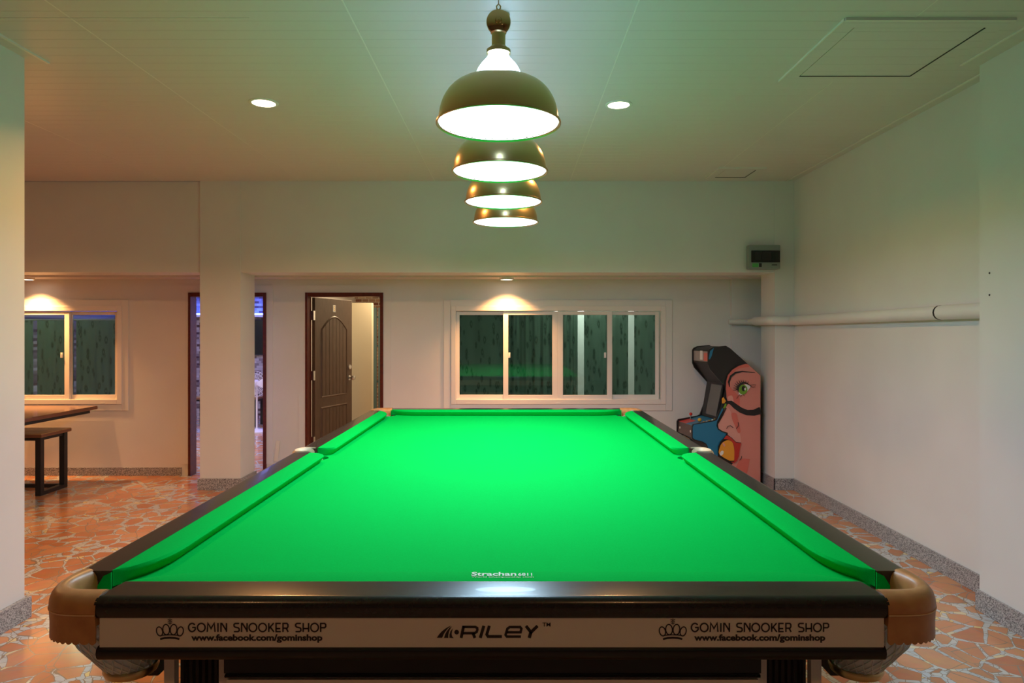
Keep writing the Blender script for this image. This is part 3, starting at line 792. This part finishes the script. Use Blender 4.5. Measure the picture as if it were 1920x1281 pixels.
# ------------------------------------------------------------------ curtains
def curtain(label, x0, x1, z0, z1, y, amp, waves, group='leaf patterned curtains behind the windows', seed=1):
    rnd = random.Random(seed); n = int(60*(x1-x0)/.5)+20; m_ = MB(); ph = rnd.random()*6; cols = []
    cx = (x0+x1)/2
    for i in range(n+1):
        u = i/n; x = x0+(x1-x0)*u; o = amp*(math.sin(2*PI*waves*u+ph)+.4*math.sin(2*PI*waves*2.3*u+2*ph))
        cols.append([(x-cx, o*(.6+.4*k/6), z0+(z1-z0)*(1-k/6)) for k in range(7)])
    m_.loft(cols, False)
    o = m_.build('curtain', M['curtain'], None, True); o.location = (cx, y, 0)
    sl = o.modifiers.new('cloth', 'SOLIDIFY'); sl.thickness = .003
    return tag(o, label, 'curtain', group)
def xc(px): return X(px, 7.49)
zc0, zc1 = Z(800, 7.49), wz(560)
curtain('green leaf patterned curtain behind the first pane left of the four pane window', xc(850), xc(945), zc0, zc1, YB+.24, .006, 2, seed=2)
curtain('gathered green leaf curtain behind the second pane of the four pane window', xc(948), xc(1040), zc0, zc1, YB+.24, .020, 5, seed=3)
curtain('narrow gathered green curtain at the left of the third pane', xc(1046), xc(1083), zc0, zc1, YB+.24, .018, 2.5, seed=4)
curtain('dark green curtain behind the third pane, right of the pale gap', xc(1095), xc(1178), zc0, zc1, YB+.24, .010, 2.5, seed=5)
curtain('green leaf curtain behind the last pane, nearest the arcade machine', xc(1189), xc(1262), zc0, zc1, YB+.24, .008, 2, seed=6)
curtain('green curtain behind the right pane of the window by the bench', xc(143), xc(232), zc0, Z(600, 7.49), YB+.24, .010, 3, seed=7)
curtain('green curtain behind the left visible pane of the window by the bench', xc(69), xc(136), zc0, Z(600, 7.49), YB+.24, .008, 2.5, seed=8)
curtain('green curtain at the far left of the window by the bench, beside the pillar', xc(-60), xc(62), zc0, Z(600, 7.49), YB+.24, .012, 4, seed=9)

for lab, x0_, x1_ in (('thin curtain rod behind the four pane window', xc(845), xc(1268)), ('thin curtain rod behind the window by the bench', xc(-66), xc(232))):
    zt_ = zc1 if x0_ > -2 else Z(600, 7.49)
    rd = thing('curtain_rod', lab, 'curtain rod', ((x0_+x1_)/2, YB+.185, zt_)); hl_ = (x1_-x0_)/2
    MB().tube([(-hl_, 0, 0), (hl_, 0, 0)], .009).build('rod', M['white'], rd, True)
    for sx in (-1, 1): MB().box(sx*(hl_-.03)-.008, sx*(hl_-.03)+.008, -.065, .0, -.008, .008).build('bracket', M['white'], rd)
# ------------------------------------------------------------------ doors
def door_frame(n, x0, x1):
    D = bpy.data.objects.new('door_%d' % n, None); C.objects.link(D); D.location = (0, 0, 0); struct(D)
    t = .034; tl = .025; y1 = YB+WT+.004; a = MB()
    a.box(x0, x0+tl, YB-.02, y1, 0, DZ); a.box(x1-t, x1, YB-.02, y1, 0, DZ); a.box(x0+tl, x1-t, YB-.02, y1, DZ-.042, DZ)
    a.build('door_frame', M['maroon'], D, bevel=.003)
    return D
D1 = door_frame(1, *d1); D2 = door_frame(2, *d2)
# brown panelled leaf of door 2, opened inwards
hx, hy = d2[0]+.060, YB+WT+.012
ang = math.atan2(8.03-7.36, X(656.6, 8.03)-hx)
LW, LH = .735, 1.862
L_ = bpy.data.objects.new('door_3', None); C.objects.link(L_); struct(L_); L_.location = (hx, hy, .008); L_.rotation_euler = (0, 0, ang)
leaf = MB(); leaf.box(0, LW, .0, .038, 0, LH); leaf.build('door_leaf', M['doorwood'], L_, bevel=.003)
def arch(x0, x1, z0, z1, rise, n=14):
    p = [(x0, z0), (x1, z0), (x1, z1)]
    for i in range(1, n): u = i/n; p.append((x1-(x1-x0)*u, z1+rise*math.sin(PI*u)))
    return p+[(x0, z1)]
def panel(z0, z1, rise):
    x0, x1 = .13, LW-.13; o = MB(); outer = arch(x0-.022, x1+.022, z0-.022, z1+(0 if rise else .022), rise+(.022 if rise else 0)); inner = arch(x0, x1, z0, z1, rise)
    if len(outer) == len(inner):
        rings = [[(p[0], -.0005, p[1]) for p in outer], [(p[0]*.5+q_[0]*.5, -.009, p[1]*.5+q_[1]*.5) for p, q_ in zip(outer, inner)], [(q_[0], -.0008, q_[1]) for q_ in inner]]
        o.loft(rings, True)
    m2 = o.build('panel_moulding', M['doorwood'], L_, True)
    v = MB(); nb = 7
    for i in range(nb):
        a, b = x0+(x1-x0)*i/nb+.003, x0+(x1-x0)*(i+1)/nb-.003
        ua, ub = (a-x0)/(x1-x0), (b-x0)/(x1-x0)
        pts = [(a, z0+.002), (b, z0+.002), (b, z1+rise*math.sin(PI*ub)-.004), ((a+b)/2, z1+rise*math.sin(PI*(ua+ub)/2)-.004), (a, z1+rise*math.sin(PI*ua)-.004)]
        v.prism(pts, -.004, 0, 'y')
    v.build('planked_panel', M['doorwood'], L_)
panel(.80, 1.52, .13); panel(.13, .66, 0)
k = MB(); k.lathe([(.030, 0), (.030, -.006), (.012, -.010), (.010, -.034), (.024, -.042), (.029, -.055), (.024, -.068), (.001, -.074)], LW-.058, 0, .985-.02, 28, 'y'); k.build('door_knob', M['chrome'], L_, True)
k = MB(); k.lathe([(.030, 0), (.030, -.010), (.022, -.018), (.001, -.019)], LW-.058, 0, 1.09, 28, 'y'); k.build('deadbolt', M['chrome'], L_, True)
k = MB(); k.lathe([(.030, 0), (.012, .006), (.010, .03), (.026, .042), (.026, .060), (.001, .07)], LW-.058, .038, .965, 28, 'y'); k.build('door_knob', M['chrome'], L_, True)
k = MB().box(.338, .390, -.003, 0, 1.715, 1.795, .001).build('number_plate', M['white'], L_)
m_ = MB(); add_text(m_, text_mesh('5', .352, .378, 1.728, 1.782, .02), lambda a, b: (a, -.0038, b)); m_.build('door_number', M['brass'], k)
for z in (.28, .98, 1.62): MB().box(-.028, .004, -.002, .036, z, z+.10, .002).build('hinge', M['chrome'], L_)

# ------------------------------------------------------------------ rooms beyond
def room(name, x0, x1, y0, y1, z1, mats, skip=''):
    for k_, a in (('left', (x0-.05, x0, y0, y1, 0, z1)), ('right', (x1, x1+.05, y0, y1, 0, z1)), ('far', (x0, x1, y1, y1+.05, 0, z1)), ('ceiling', (x0, x1, y0, y1, z1, z1+.05))):
        nm = ('wall_%s_%s' % (name, k_)) if k_ != 'ceiling' else 'ceiling_%s' % name
        struct(MB().box(*a).build(nm, mats.get(k_, M['wall'])))
YI = YB+WT
room('karaoke', -6.7, -2.45, YI, 12.1, 2.13, {'far': M['mosaic'], 'left': M['mosaic']})
room('hall', -2.36, -.95, YI, 10.4, 2.3, {'far': M['brick']})
room('bedroom', -.86, 2.65, YI, 8.6, 2.3, {})
# blue lit room
cv = MB(); cv.box(-6.6, -2.5, 11.96, 12.0, 1.801, 1.825)
strip_ = cv.build('led_strip', M['blue_led']); tag(strip_, 'blue glowing light strip under the ceiling of the room beyond the left doorway', 'light strip')
cv = MB(); cv.box(-6.69, -2.46, 11.90, 12.099, 1.76, 1.80); struct(cv.build('trim_13', M['white']))
al = area_light('blue_room_light', (-4.4, 10.2, 2.11), 2.2, 50, (.25,.30,1.0)); al.name = 'blue_light'
al = area_light('pink_room_light', (-3.6, 8.9, 2.11), .3, 24, (1.0,.62,.75)); al.name = 'pink_light'
al = area_light('hall_light', (-1.45, 8.6, 2.28), .25, 24, (1.0,.72,.42))
al = area_light('bedroom_fill_light', (.9, 8.1, 2.28), .3, 30, (1.0,.98,.88))  # unseen lamp added behind the translucent curtains to brighten them
al = area_light('curtain_fill_light', (-5.3, 8.4, 2.11), .3, 34, (.85,1.0,.65))  # unseen lamp added near the left window to brighten its curtains
tv = thing('television', 'black wall television seen through the left doorway', 'television', (-4.83, 12.1, 1.10))
MB().box(-.55, .55, -.06, -.001, 0, .62, .006).build('bezel', M['blackm'], tv); MB().box(-.53, .53, -.063, -.0605, .02, .60).build('screen', M['black'], tv)
def bench(name, label, cat, loc, L, Wd, H, top, rails=True, tube=.05, th=.035, legs_y=None):
    """box framed bench or table: origin at the floor, centre of the footprint"""
    t = thing(name, label, cat, loc)
    MB().box(-L/2, L/2, -Wd/2, Wd/2, H-th, H, .003).build('top', [top], t)
    ins = .022
    e = MB(); e.box(-L/2-.001, L/2+.001, -Wd/2-.001, Wd/2+.001, H-th+.003, H-.008); e.build('edge_band', M['edge'], t)
    for sx in (-1, 1):
        for sy in (-1, 1):
            x = sx*(L/2-ins-tube/2); y = sy*(Wd/2-ins-tube/2) if not legs_y else legs_y[(sy+1)//2]
            MB().box(x-tube/2, x+tube/2, y-tube/2, y+tube/2, 0, H-th, .002).build('leg', M['blackm'], t)
    a = MB(); x = L/2-ins-tube; y = Wd/2-ins-tube; zt = H-th-.032
    for sy in (-1, 1): a.box(-x, x, sy*(y+tube/2)-.015, sy*(y+tube/2)+.015, zt, H-th)
    for sx in (-1, 1): a.box(sx*(x+tube/2)-.015, sx*(x+tube/2)+.015, -y, y, zt, H-th)
    a.build('upper_frame', M['blackm'], t)
    if rails:
        a = MB()
        for sx in (-1, 1): a.box(sx*(x+tube/2)-tube/2, sx*(x+tube/2)+tube/2, -y, y, .0, tube*.7)
        a.box(-x, x, y+tube/2-tube*.3, y+tube/2+tube*.3, 0, tube*.7); a.build('floor_rails', M['blackm'], t)
    return t
bench('bench', 'black framed bench in the blue lit room beyond the left doorway', 'bench', (-4.56, 11.15, 0), 1.08, .38, .47, M['pine'], False, .05)
bench('bench', 'low wooden bench with black steel frame under the table end, left of the pillar', 'bench', (-4.99, 6.535, 0), 1.40, .43, .572, M['pine'])
bench('dining_table', 'long brown varnished table above the bench in front of the left window', 'table', (-4.59, 5.85, 0), .78, 2.35, .755, M['tabletop'], False, legs_y=(-.98, .095))
# standing fan
fx, fy, fz = X(481.5, 10.4), 10.4, Z(719, 10.4)
fan = thing('standing_fan', 'white standing fan seen through the left doorway', 'fan', (fx, fy, 0))
MB().lathe([(.19, 0), (.19, .02), (.16, .035), (.03, .045), (.015, .06)], n=32, cap=True).build('fan_base', M['white'], fan, True)
MB().tube([(0, 0, .05), (0, 0, fz)], .014).build('pole', M['white'], fan, True)
g = MB()
for rr in (.05, .10, .15, .19): g.torus((0, -.10, fz), rr, .0025, 'y', 36, 6)
for k_ in range(28):
    a = 2*PI*k_/28; g.tube([(.03*math.cos(a), -.13, fz+.03*math.sin(a)), (.13*math.cos(a), -.125, fz+.13*math.sin(a)), (.19*math.cos(a), -.09, fz+.19*math.sin(a)), (.03*math.cos(a), -.03, fz+.03*math.sin(a))], .0018, 5)
g.build('fan_guard', M['white'], fan)
g = MB()
for k_ in range(3):
    a0 = 2*PI*k_/3; g.loft([[(r*math.cos(a0+s_), -.09+.02*s_, fz+r*math.sin(a0+s_)) for s_ in (-.45, -.1, .25, .6)] for r in (.03, .09, .13, .165)], False)
g.build('fan_blades', M['white'], fan, True)
MB().sphere((0, -.02, fz), .055, 20, 1, 1.2, 1).build('motor_housing', M['white'], fan, True)
MB().lathe([(.001, -.14), (.028, -.138), (.03, -.125)], 0, 0, fz, 24, 'y').build('hub_cap', M['white'], fan, True)
# hall beyond door 2: cream partition and a teal metal rack
struct(MB().box(X(640, 8.75), X(697, 8.75), 8.75, 8.86, 0, Z(568, 8.75)).build('wall_hall_partition', M['cream']))
ck = thing('metal_rack', 'narrow teal metal rack standing by the far wall beyond the open brown door', 'rack', (X(708, 9.6), 9.6, 0))
for dx in (-.035, .035): MB().box(dx-.022, dx+.022, -.02, .02, 0, Z(577, 9.6)).build('upright', M['teal_metal'], ck)
for z in (.3, .8, 1.3, 1.7): MB().box(-.04, .04, .02, .30, z, z+.02).build('shelf', M['teal_metal'], ck)

# ------------------------------------------------------------------ pipe along the right wall
pp = thing('wall_pipe', 'thick cream painted pipe running along the right wall at eye height', 'pipe', (XR, 3.74, 1.612))
def world_tube(pts, r, name, m_=None, n=16):
    q = MB(); q.tube([(a-XR, b-3.74, c-1.612) for a, b, c in pts], r, n); return q.build(name, m_ or M['wall'], pp, True)
bend = [(2.637-.0*1, 6.50, 1.610), (2.632, 6.525, 1.610), (2.61, 6.541, 1.610)]
world_tube([(2.637, 3.741, 1.622), (2.637, 4.4, 1.619), (2.637, 6.45, 1.610)]+bend+[(2.50, 6.541, 1.610), (2.468, 6.548, 1.61), (2.452, 6.57, 1.61), (2.4515, 6.62, 1.61), (2.4515, YR+.03, 1.61)], .043, 'pipe')
world_tube([(2.4515, 7.155, 1.605), (2.24, 7.160, 1.605)], .028, 'branch_pipe')
world_tube([(2.4515, YR+.03, 1.61), (2.4515, 7.155, 1.605)], .030, 'elbow')
world_tube([(2.637, 4.26, 1.6205), (2.637, 4.275, 1.6203)], .0455, 'coupling', M['blackm'])
world_tube([(2.637, 3.741, 1.6225), (2.637, 4.26, 1.6205)], .0445, 'sleeve')
for y in (3.5, ):
    for z in (Z(512, 3.655), Z(553, 3.655)):
        s_ = MB().lathe([(.001, -.003), (.005, -.002), (.006, 0)], 2.522, 3.662, z, 12, 'x').build('screw_anchor', M['blackm']); tag(s_, 'upper tiny dark screw plug in the near right pillar' if z > 1.75 else 'lower tiny dark screw plug in the near right pillar', 'screw')

# ------------------------------------------------------------------ breaker box on the beam
bx0, bx1, bz0, bz1 = X(1399, YF), X(1457, YF), Z(506, YF), Z(461, YF)
eb = thing('breaker_box', 'small grey breaker box with dark window mounted on the beam corner', 'breaker box', ((bx0+bx1)/2, YF, bz0))
hwb = (bx1-bx0)/2; hb = bz1-bz0
MB().box(-hwb, hwb, -.085, 0, 0, hb, .012).build('enclosure', M['grey_box'], eb)
MB().box(-hwb+.018, hwb-.008, -.096, -.085, .062, hb-.055, .004).build('smoked_cover', M['black'], eb)
MB().box(-.095, -.045, -.0972, -.0962, .085, .155).build('breaker', M['blackm'], eb)
MB().box(-.035, .055, -.0972, -.0962, .085, .160).build('breaker', M['blackm'], eb)
MB().box(-.118, -.060, -.0865, -.0852, .016, .052).build('green_sticker', M['green_sticker'], eb)
MB().box(-.055, -.030, -.0865, -.0852, .018, .054).build('dark_sticker', M['blackm'], eb)
MB().box(.065, .115, -.0865, -.0852, .034, .042).build('small_nameplate', M['blackm'], eb)

# pale strip on the wall beside the brown door
m_ = MB(); m_.prism([(wp(514), wz(865)), (wp(521), wz(865)), (wp(525.5), wz(827)), (wp(518.5), wz(826))], YB-.0105, YB-.0085, 'y')
o = m_.build('masking_tape', M['paint_light']); tag(o, 'short pale strip of tape leaning on the wall between the two doorways', 'tape')

# ------------------------------------------------------------------ arcade machine
TH = math.radians(8); P0 = Vector((X(1298, 6.70), 6.70)); AW = .40
AR = thing('arcade_machine', 'upright arcade machine painted with a comic style face, in the corner behind the table', 'arcade machine', (P0.x, P0.y, 0), TH)
def apt(zx, zy):
    px = 1260+zx/4.744; py = 630+zy/4.744; s_ = (px-960)/F
    u = (s_*P0.y-P0.x)/(math.cos(TH)-s_*math.sin(TH)); d = P0.y+u*math.sin(TH)
    return (u, max(Z(py, d), 0))
prof = [(322,255),(322,135),(335,115),(370,98),(480,88),(520,112),(785,350),(786,1330),(786,1440),(300,1440),(305,1300),(310,990),(298,965),(262,943),(200,930),(182,918),(177,900),(177,805),(190,785),(370,752),(392,740),(430,640),(458,540),(471,480),(465,440),(440,412),(340,300)]
pr = [apt(*p) for p in prof]
pr = [(u, 0.0) if p[1] >= 1440 else (u, z) for p, (u, z) in zip(prof, pr)]
MB().prism(pr, 0, .018, 'y').build('side_panel', M['art_black'], AR)
MB().prism(pr, AW-.018, AW, 'y').build('side_panel', M['art_black'], AR)
def U(zx, zy): return apt(zx, zy)
inn0, inn1 = .018, AW-.018
def span(pts, name, m_, a=inn0, b=inn1): return MB().prism(pts, a, b, 'y').build(name, m_, AR)
# marquee, its roof and underside
a, b = U(322, 135), U(322, 255)
mq = (a[0]+.012)
span([(mq, b[1]+.01), (mq, a[1]-.005), (mq+.02, a[1]-.005), (mq+.02, b[1]+.01)], 'marquee', M['marquee'])
for k_, (y0, y1, z0, z1, mm) in enumerate(((.04,.13,.02,.10,'art_rose'), (.16,.22,.03,.12,'art_white'), (.25,.36,.02,.08,'marquee'))):
    MB().box(mq-.001, mq, y0, y1, b[1]+.01+z0, b[1]+.01+z1).build('marquee_picture', M[mm], AR)
rt_ = U(480, 92); bk = U(783, 352)
span([(mq, a[1]), (mq, a[1]+.008), (U(370,104)[0], U(370,104)[1]), (rt_[0], rt_[1]-.004), (bk[0]-.002, bk[1]), (bk[0]-.002, 0.02), (bk[0]-.02, 0.02), (bk[0]-.02, bk[1]-.01), (rt_[0], rt_[1]-.02), (U(370,104)[0], a[1]-.012)], 'rear_shell', M['blackm'])
c_ = U(440, 425)
span([(mq, b[1]+.01), (c_[0]+.02, c_[1]), (c_[0]+.02, c_[1]+.015), (mq, b[1]+.025)], 'marquee_underside', M['blackm'])
e_ = U(392, 738)
span([(c_[0]+.02, c_[1]), (e_[0]+.015, e_[1]-.01), (e_[0]+.03, e_[1]-.01), (c_[0]+.035, c_[1])], 'screen_bezel', M['blackm'])
sv = [(c_[0]+.016, c_[1]-.02), (e_[0]+.011, e_[1]+.02), (e_[0]+.0145, e_[1]+.02), (c_[0]+.0195, c_[1]-.02)]
MB().prism(sv, .03, .27, 'y').build('screen', M['screen'], AR)
# control deck
f0 = U(188, 792); f1 = U(178, 905)
span([(f0[0]+.004, f0[1]-.012), (e_[0]+.015, e_[1]-.012), (e_[0]+.015, e_[1]-.03), (f0[0]+.004, f0[1]-.03)], 'control_deck', M['art_blue'])
dk = f0[1]-.012; sl = (e_[1]-f0[1])/(e_[0]+.015-f0[0]-.004)
def deck(u): return dk+sl*(u-f0[0]-.004)
u0 = f0[0]+.004
r_ = MB(); r_.prism([(u0+.001, deck(u0)+.001), (u0+.11, deck(u0+.11)+.001), (u0+.11, deck(u0+.11)), (u0+.001, deck(u0))], .20, .375, 'y'); r_.build('red_deck_graphic', M['red_plastic'], AR)
def stick(u, v, m1, r=.017, h=.055):
    z = deck(u); s_ = MB().tube([(u, v, z), (u+.003, v, z+h)], .005, 10).build('joystick', M['chrome'], AR, True)
    MB().sphere((u+.003, v, z+h+r*.7), r).build('ball_top', m1, s_, True)
stick(u0+.10, .315, M['red_plastic'], .0165, .045); stick(u0+.11, .12, M['yellow_plastic'], .019, .006)
for i in range(6):
    u = u0+.10+.028*i; v = .045+.008*(i % 2); z = deck(u)
    MB().lathe([(.010, 0), (.010, .006), (.006, .009), (.001, .009)], u, v, z, 16).build('button', M['yellow_plastic'] if i % 2 else M['white'], AR, True)
span([(f0[0]+.004, f0[1]-.012), (f1[0]+.006, f1[1]), (f1[0]+.02, f1[1]), (f0[0]+.02, f0[1]-.012)], 'control_front', M['cp_brown'])
for v, z in ((.065, f1[1]+.05), (.335, f1[1]+.05)):
    MB().lathe([(.014, 0), (.014, -.006), (.008, -.009), (.001, -.009)], f0[0]+.005, v, z, 18, 'x').build('start_button', M['white'], AR, True)
st = MB(); star = [(.02*(1 if i % 2 == 0 else .42)*math.cos(PI/2+i*PI/5), .02*(1 if i % 2 == 0 else .42)*math.sin(PI/2+i*PI/5)) for i in range(10)]
st.prism([(.20+p_[0], f1[1]+.055+p_[1]) for p_ in star], f0[0]+.002, f0[0]+.0035, 'x'); st.build('star_decal', M['art_black'], AR)
g0 = U(310, 990); span([(f1[0]+.006, f1[1]), (U(298,965)[0]+.006, g0[1]+.03), (g0[0]+.01, g0[1]), (g0[0]+.01, .05), (g0[0]+.025, .05), (g0[0]+.025, g0[1]), (f1[0]+.02, f1[1]+.01)], 'lower_front', M['blackm'])
# artwork on the side that faces the room, thin layers of vinyl
art_m = ['art_black','art_blue','art_pink','art_pink_light','art_rose','art_red','art_orange','art_green','art_white']
A_ = MB(); lay = [0]
def shape(col, pts, dense=False):
    lay[0] += 1; A_.mi = art_m.index(col); y = -.0006*lay[0]
    if dense: pts = smooth_closed(pts)
    vs_ = [A_.bm.verts.new((apt(*p)[0], y, max(apt(*p)[1], .02))) for p in pts]; A_._f(vs_)
def smooth_closed(pts, k_=5):
    out = []; n = len(pts)
    for i in range(n):
        p = [Vector(pts[(i+j-1) % n]) for j in range(4)]
        for s_ in range(k_):
            t = s_/k_; q = .5*((2*p[1])+(-p[0]+p[2])*t+(2*p[0]-5*p[1]+4*p[2]-p[3])*t*t+(-p[0]+3*p[1]-3*p[2]+p[3])*t*t*t); out.append((q.x, q.y))
    return out
def line(col, pts, wd, new=True):
    if new: lay[0] += 1
    A_.mi = art_m.index(col); y = -.0006*lay[0]
    stroke(A_, pts, wd, lambda a, b: (apt(a, b)[0], y, apt(a, b)[1]))
shape('art_blue', [(184,905),(184,810),(194,790),(374,760),(400,748),(446,640),(458,655),(432,700),(402,760),(396,800),(410,835),(486,862),(478,890),(430,940),(414,985),(408,1045),(400,1200),(380,1400),(316,1400),(318,985),(304,958),(265,936),(205,922)])
shape('art_blue', [(326,205),(338,135),(372,106),(352,180),(336,210)])
shape('art_pink', [(655,245),(700,275),(785,352),(785,1400),(450,1400),(470,1240),(545,1125),(548,960),(486,862),(440,845),(410,822),(403,785),(425,745),(448,700),(472,645),(500,600),(482,540),(474,480),(475,410),(490,350),(530,300),(590,265)])
shape('art_pink_light', [(474,640),(500,640),(528,690),(534,740),(560,800),(600,860),(610,950),(560,940),(500,880),(440,842),(412,820),(406,785),(430,745),(452,700)], True)
shape('art_rose', [(478,400),(492,350),(530,302),(590,268),(655,248),(690,272),(600,290),(540,330),(506,400),(512,450),(560,500),(600,560),(590,640),(545,600),(500,560),(484,520)], True)
shape('art_pink_light', [(495,545),(530,530),(545,570),(540,600),(515,590)], True)
shape('art_rose', [(528,690),(570,690),(590,760),(608,850),(585,860),(560,800),(536,745)], True)
shape('art_rose', [(600,1100),(640,1090),(690,1095),(680,1150),(665,1220),(690,1300),(720,1400),(560,1400),(560,1180)])
shape('art_orange', [(440,560),(455,543),(478,580),(462,600),(442,600)])
shape('art_green', [(452,640),(470,600),(482,605),(478,630),(462,648)])
line('art_black', [(490,590),(520,592),(560,625),(610,660),(665,682),(725,683),(786,662)], [22,34,44,46,46,52,64])
line('art_black', [(484,600),(478,540),(472,470),(476,400),(492,345),(532,298),(590,262),(655,243)], 7)
line('art_black', [(510,455),(502,410),(520,360),(560,328),(620,316),(735,326)], [4,17,19,16,11,3])
line('art_black', [(478,640),(450,700),(425,745),(401,785),(408,826),(440,848),(488,864),(482,890),(430,942),(411,985),(408,1048)], 9)
shape('art_white', [(588,520),(596,470),(620,440),(655,428),(698,448),(668,490),(640,515),(610,527)])
shape('art_green', arc(627, 477, 40, 44, 0, 350, 22))
shape('art_black', arc(632, 468, 17, 24, 0, 350, 16))
shape('art_white', arc(646, 472, 8, 12, 0, 350, 10))
line('art_black', [(583,495),(582,460),(600,432),(635,415),(665,424),(702,448)], [6,16,18,14,9,3])
lash = [((590,470),(535,482)),((586,460),(538,460)),((588,450),(545,438)),((592,442),(553,418)),((600,434),(568,400)),((612,426),(588,390)),((625,420),(608,388)),((640,417),(630,390)),((655,418),(652,394)),((668,424),(675,402))]
lay[0] += 1
for a, b in lash: line('art_black', [a, ((a[0]+b[0])/2-3, (a[1]+b[1])/2+4), b], [9,6,2], False)
lay[0] += 1
for q in ([(598,520),(580,540),(570,558)], [(612,526),(604,544)], [(630,522),(640,535)], [(690,450),(715,455),(735,452)], [(690,440),(715,434),(742,436)]): line('art_black', q, 4, False)
lay[0] += 1
for q in ([(480,825),(492,803),(515,797),(540,815)], [(565,825),(582,805),(586,785),(583,765)], [(595,1105),(612,1085),(615,1065)]): line('art_black', q, 5, False)
shape('art_red', [(455,915),(470,892),(484,882),(520,905),(562,945),(608,950),(598,1000),(588,1070),(572,1110),(545,1130),(520,1122),(545,1060),(548,985),(520,932),(488,918)])
line('art_black', [(484,880),(522,903),(562,943),(610,950)], 4)
shape('art_orange', [(416,1050),(416,1000),(440,950),(490,925),(530,945),(546,1000),(548,1060),(540,1112),(490,1100)], True)
shape('art_white', arc(436, 1040, 15, 24, 0, 340, 12, 30)); shape('art_pink_light', arc(455, 965, 8, 20, 0, 340, 12, -30))
line('art_black', [(505,1112),(545,1112)], 8)
A_.build('side_artwork', [M[k_] for k_ in art_m], AR)
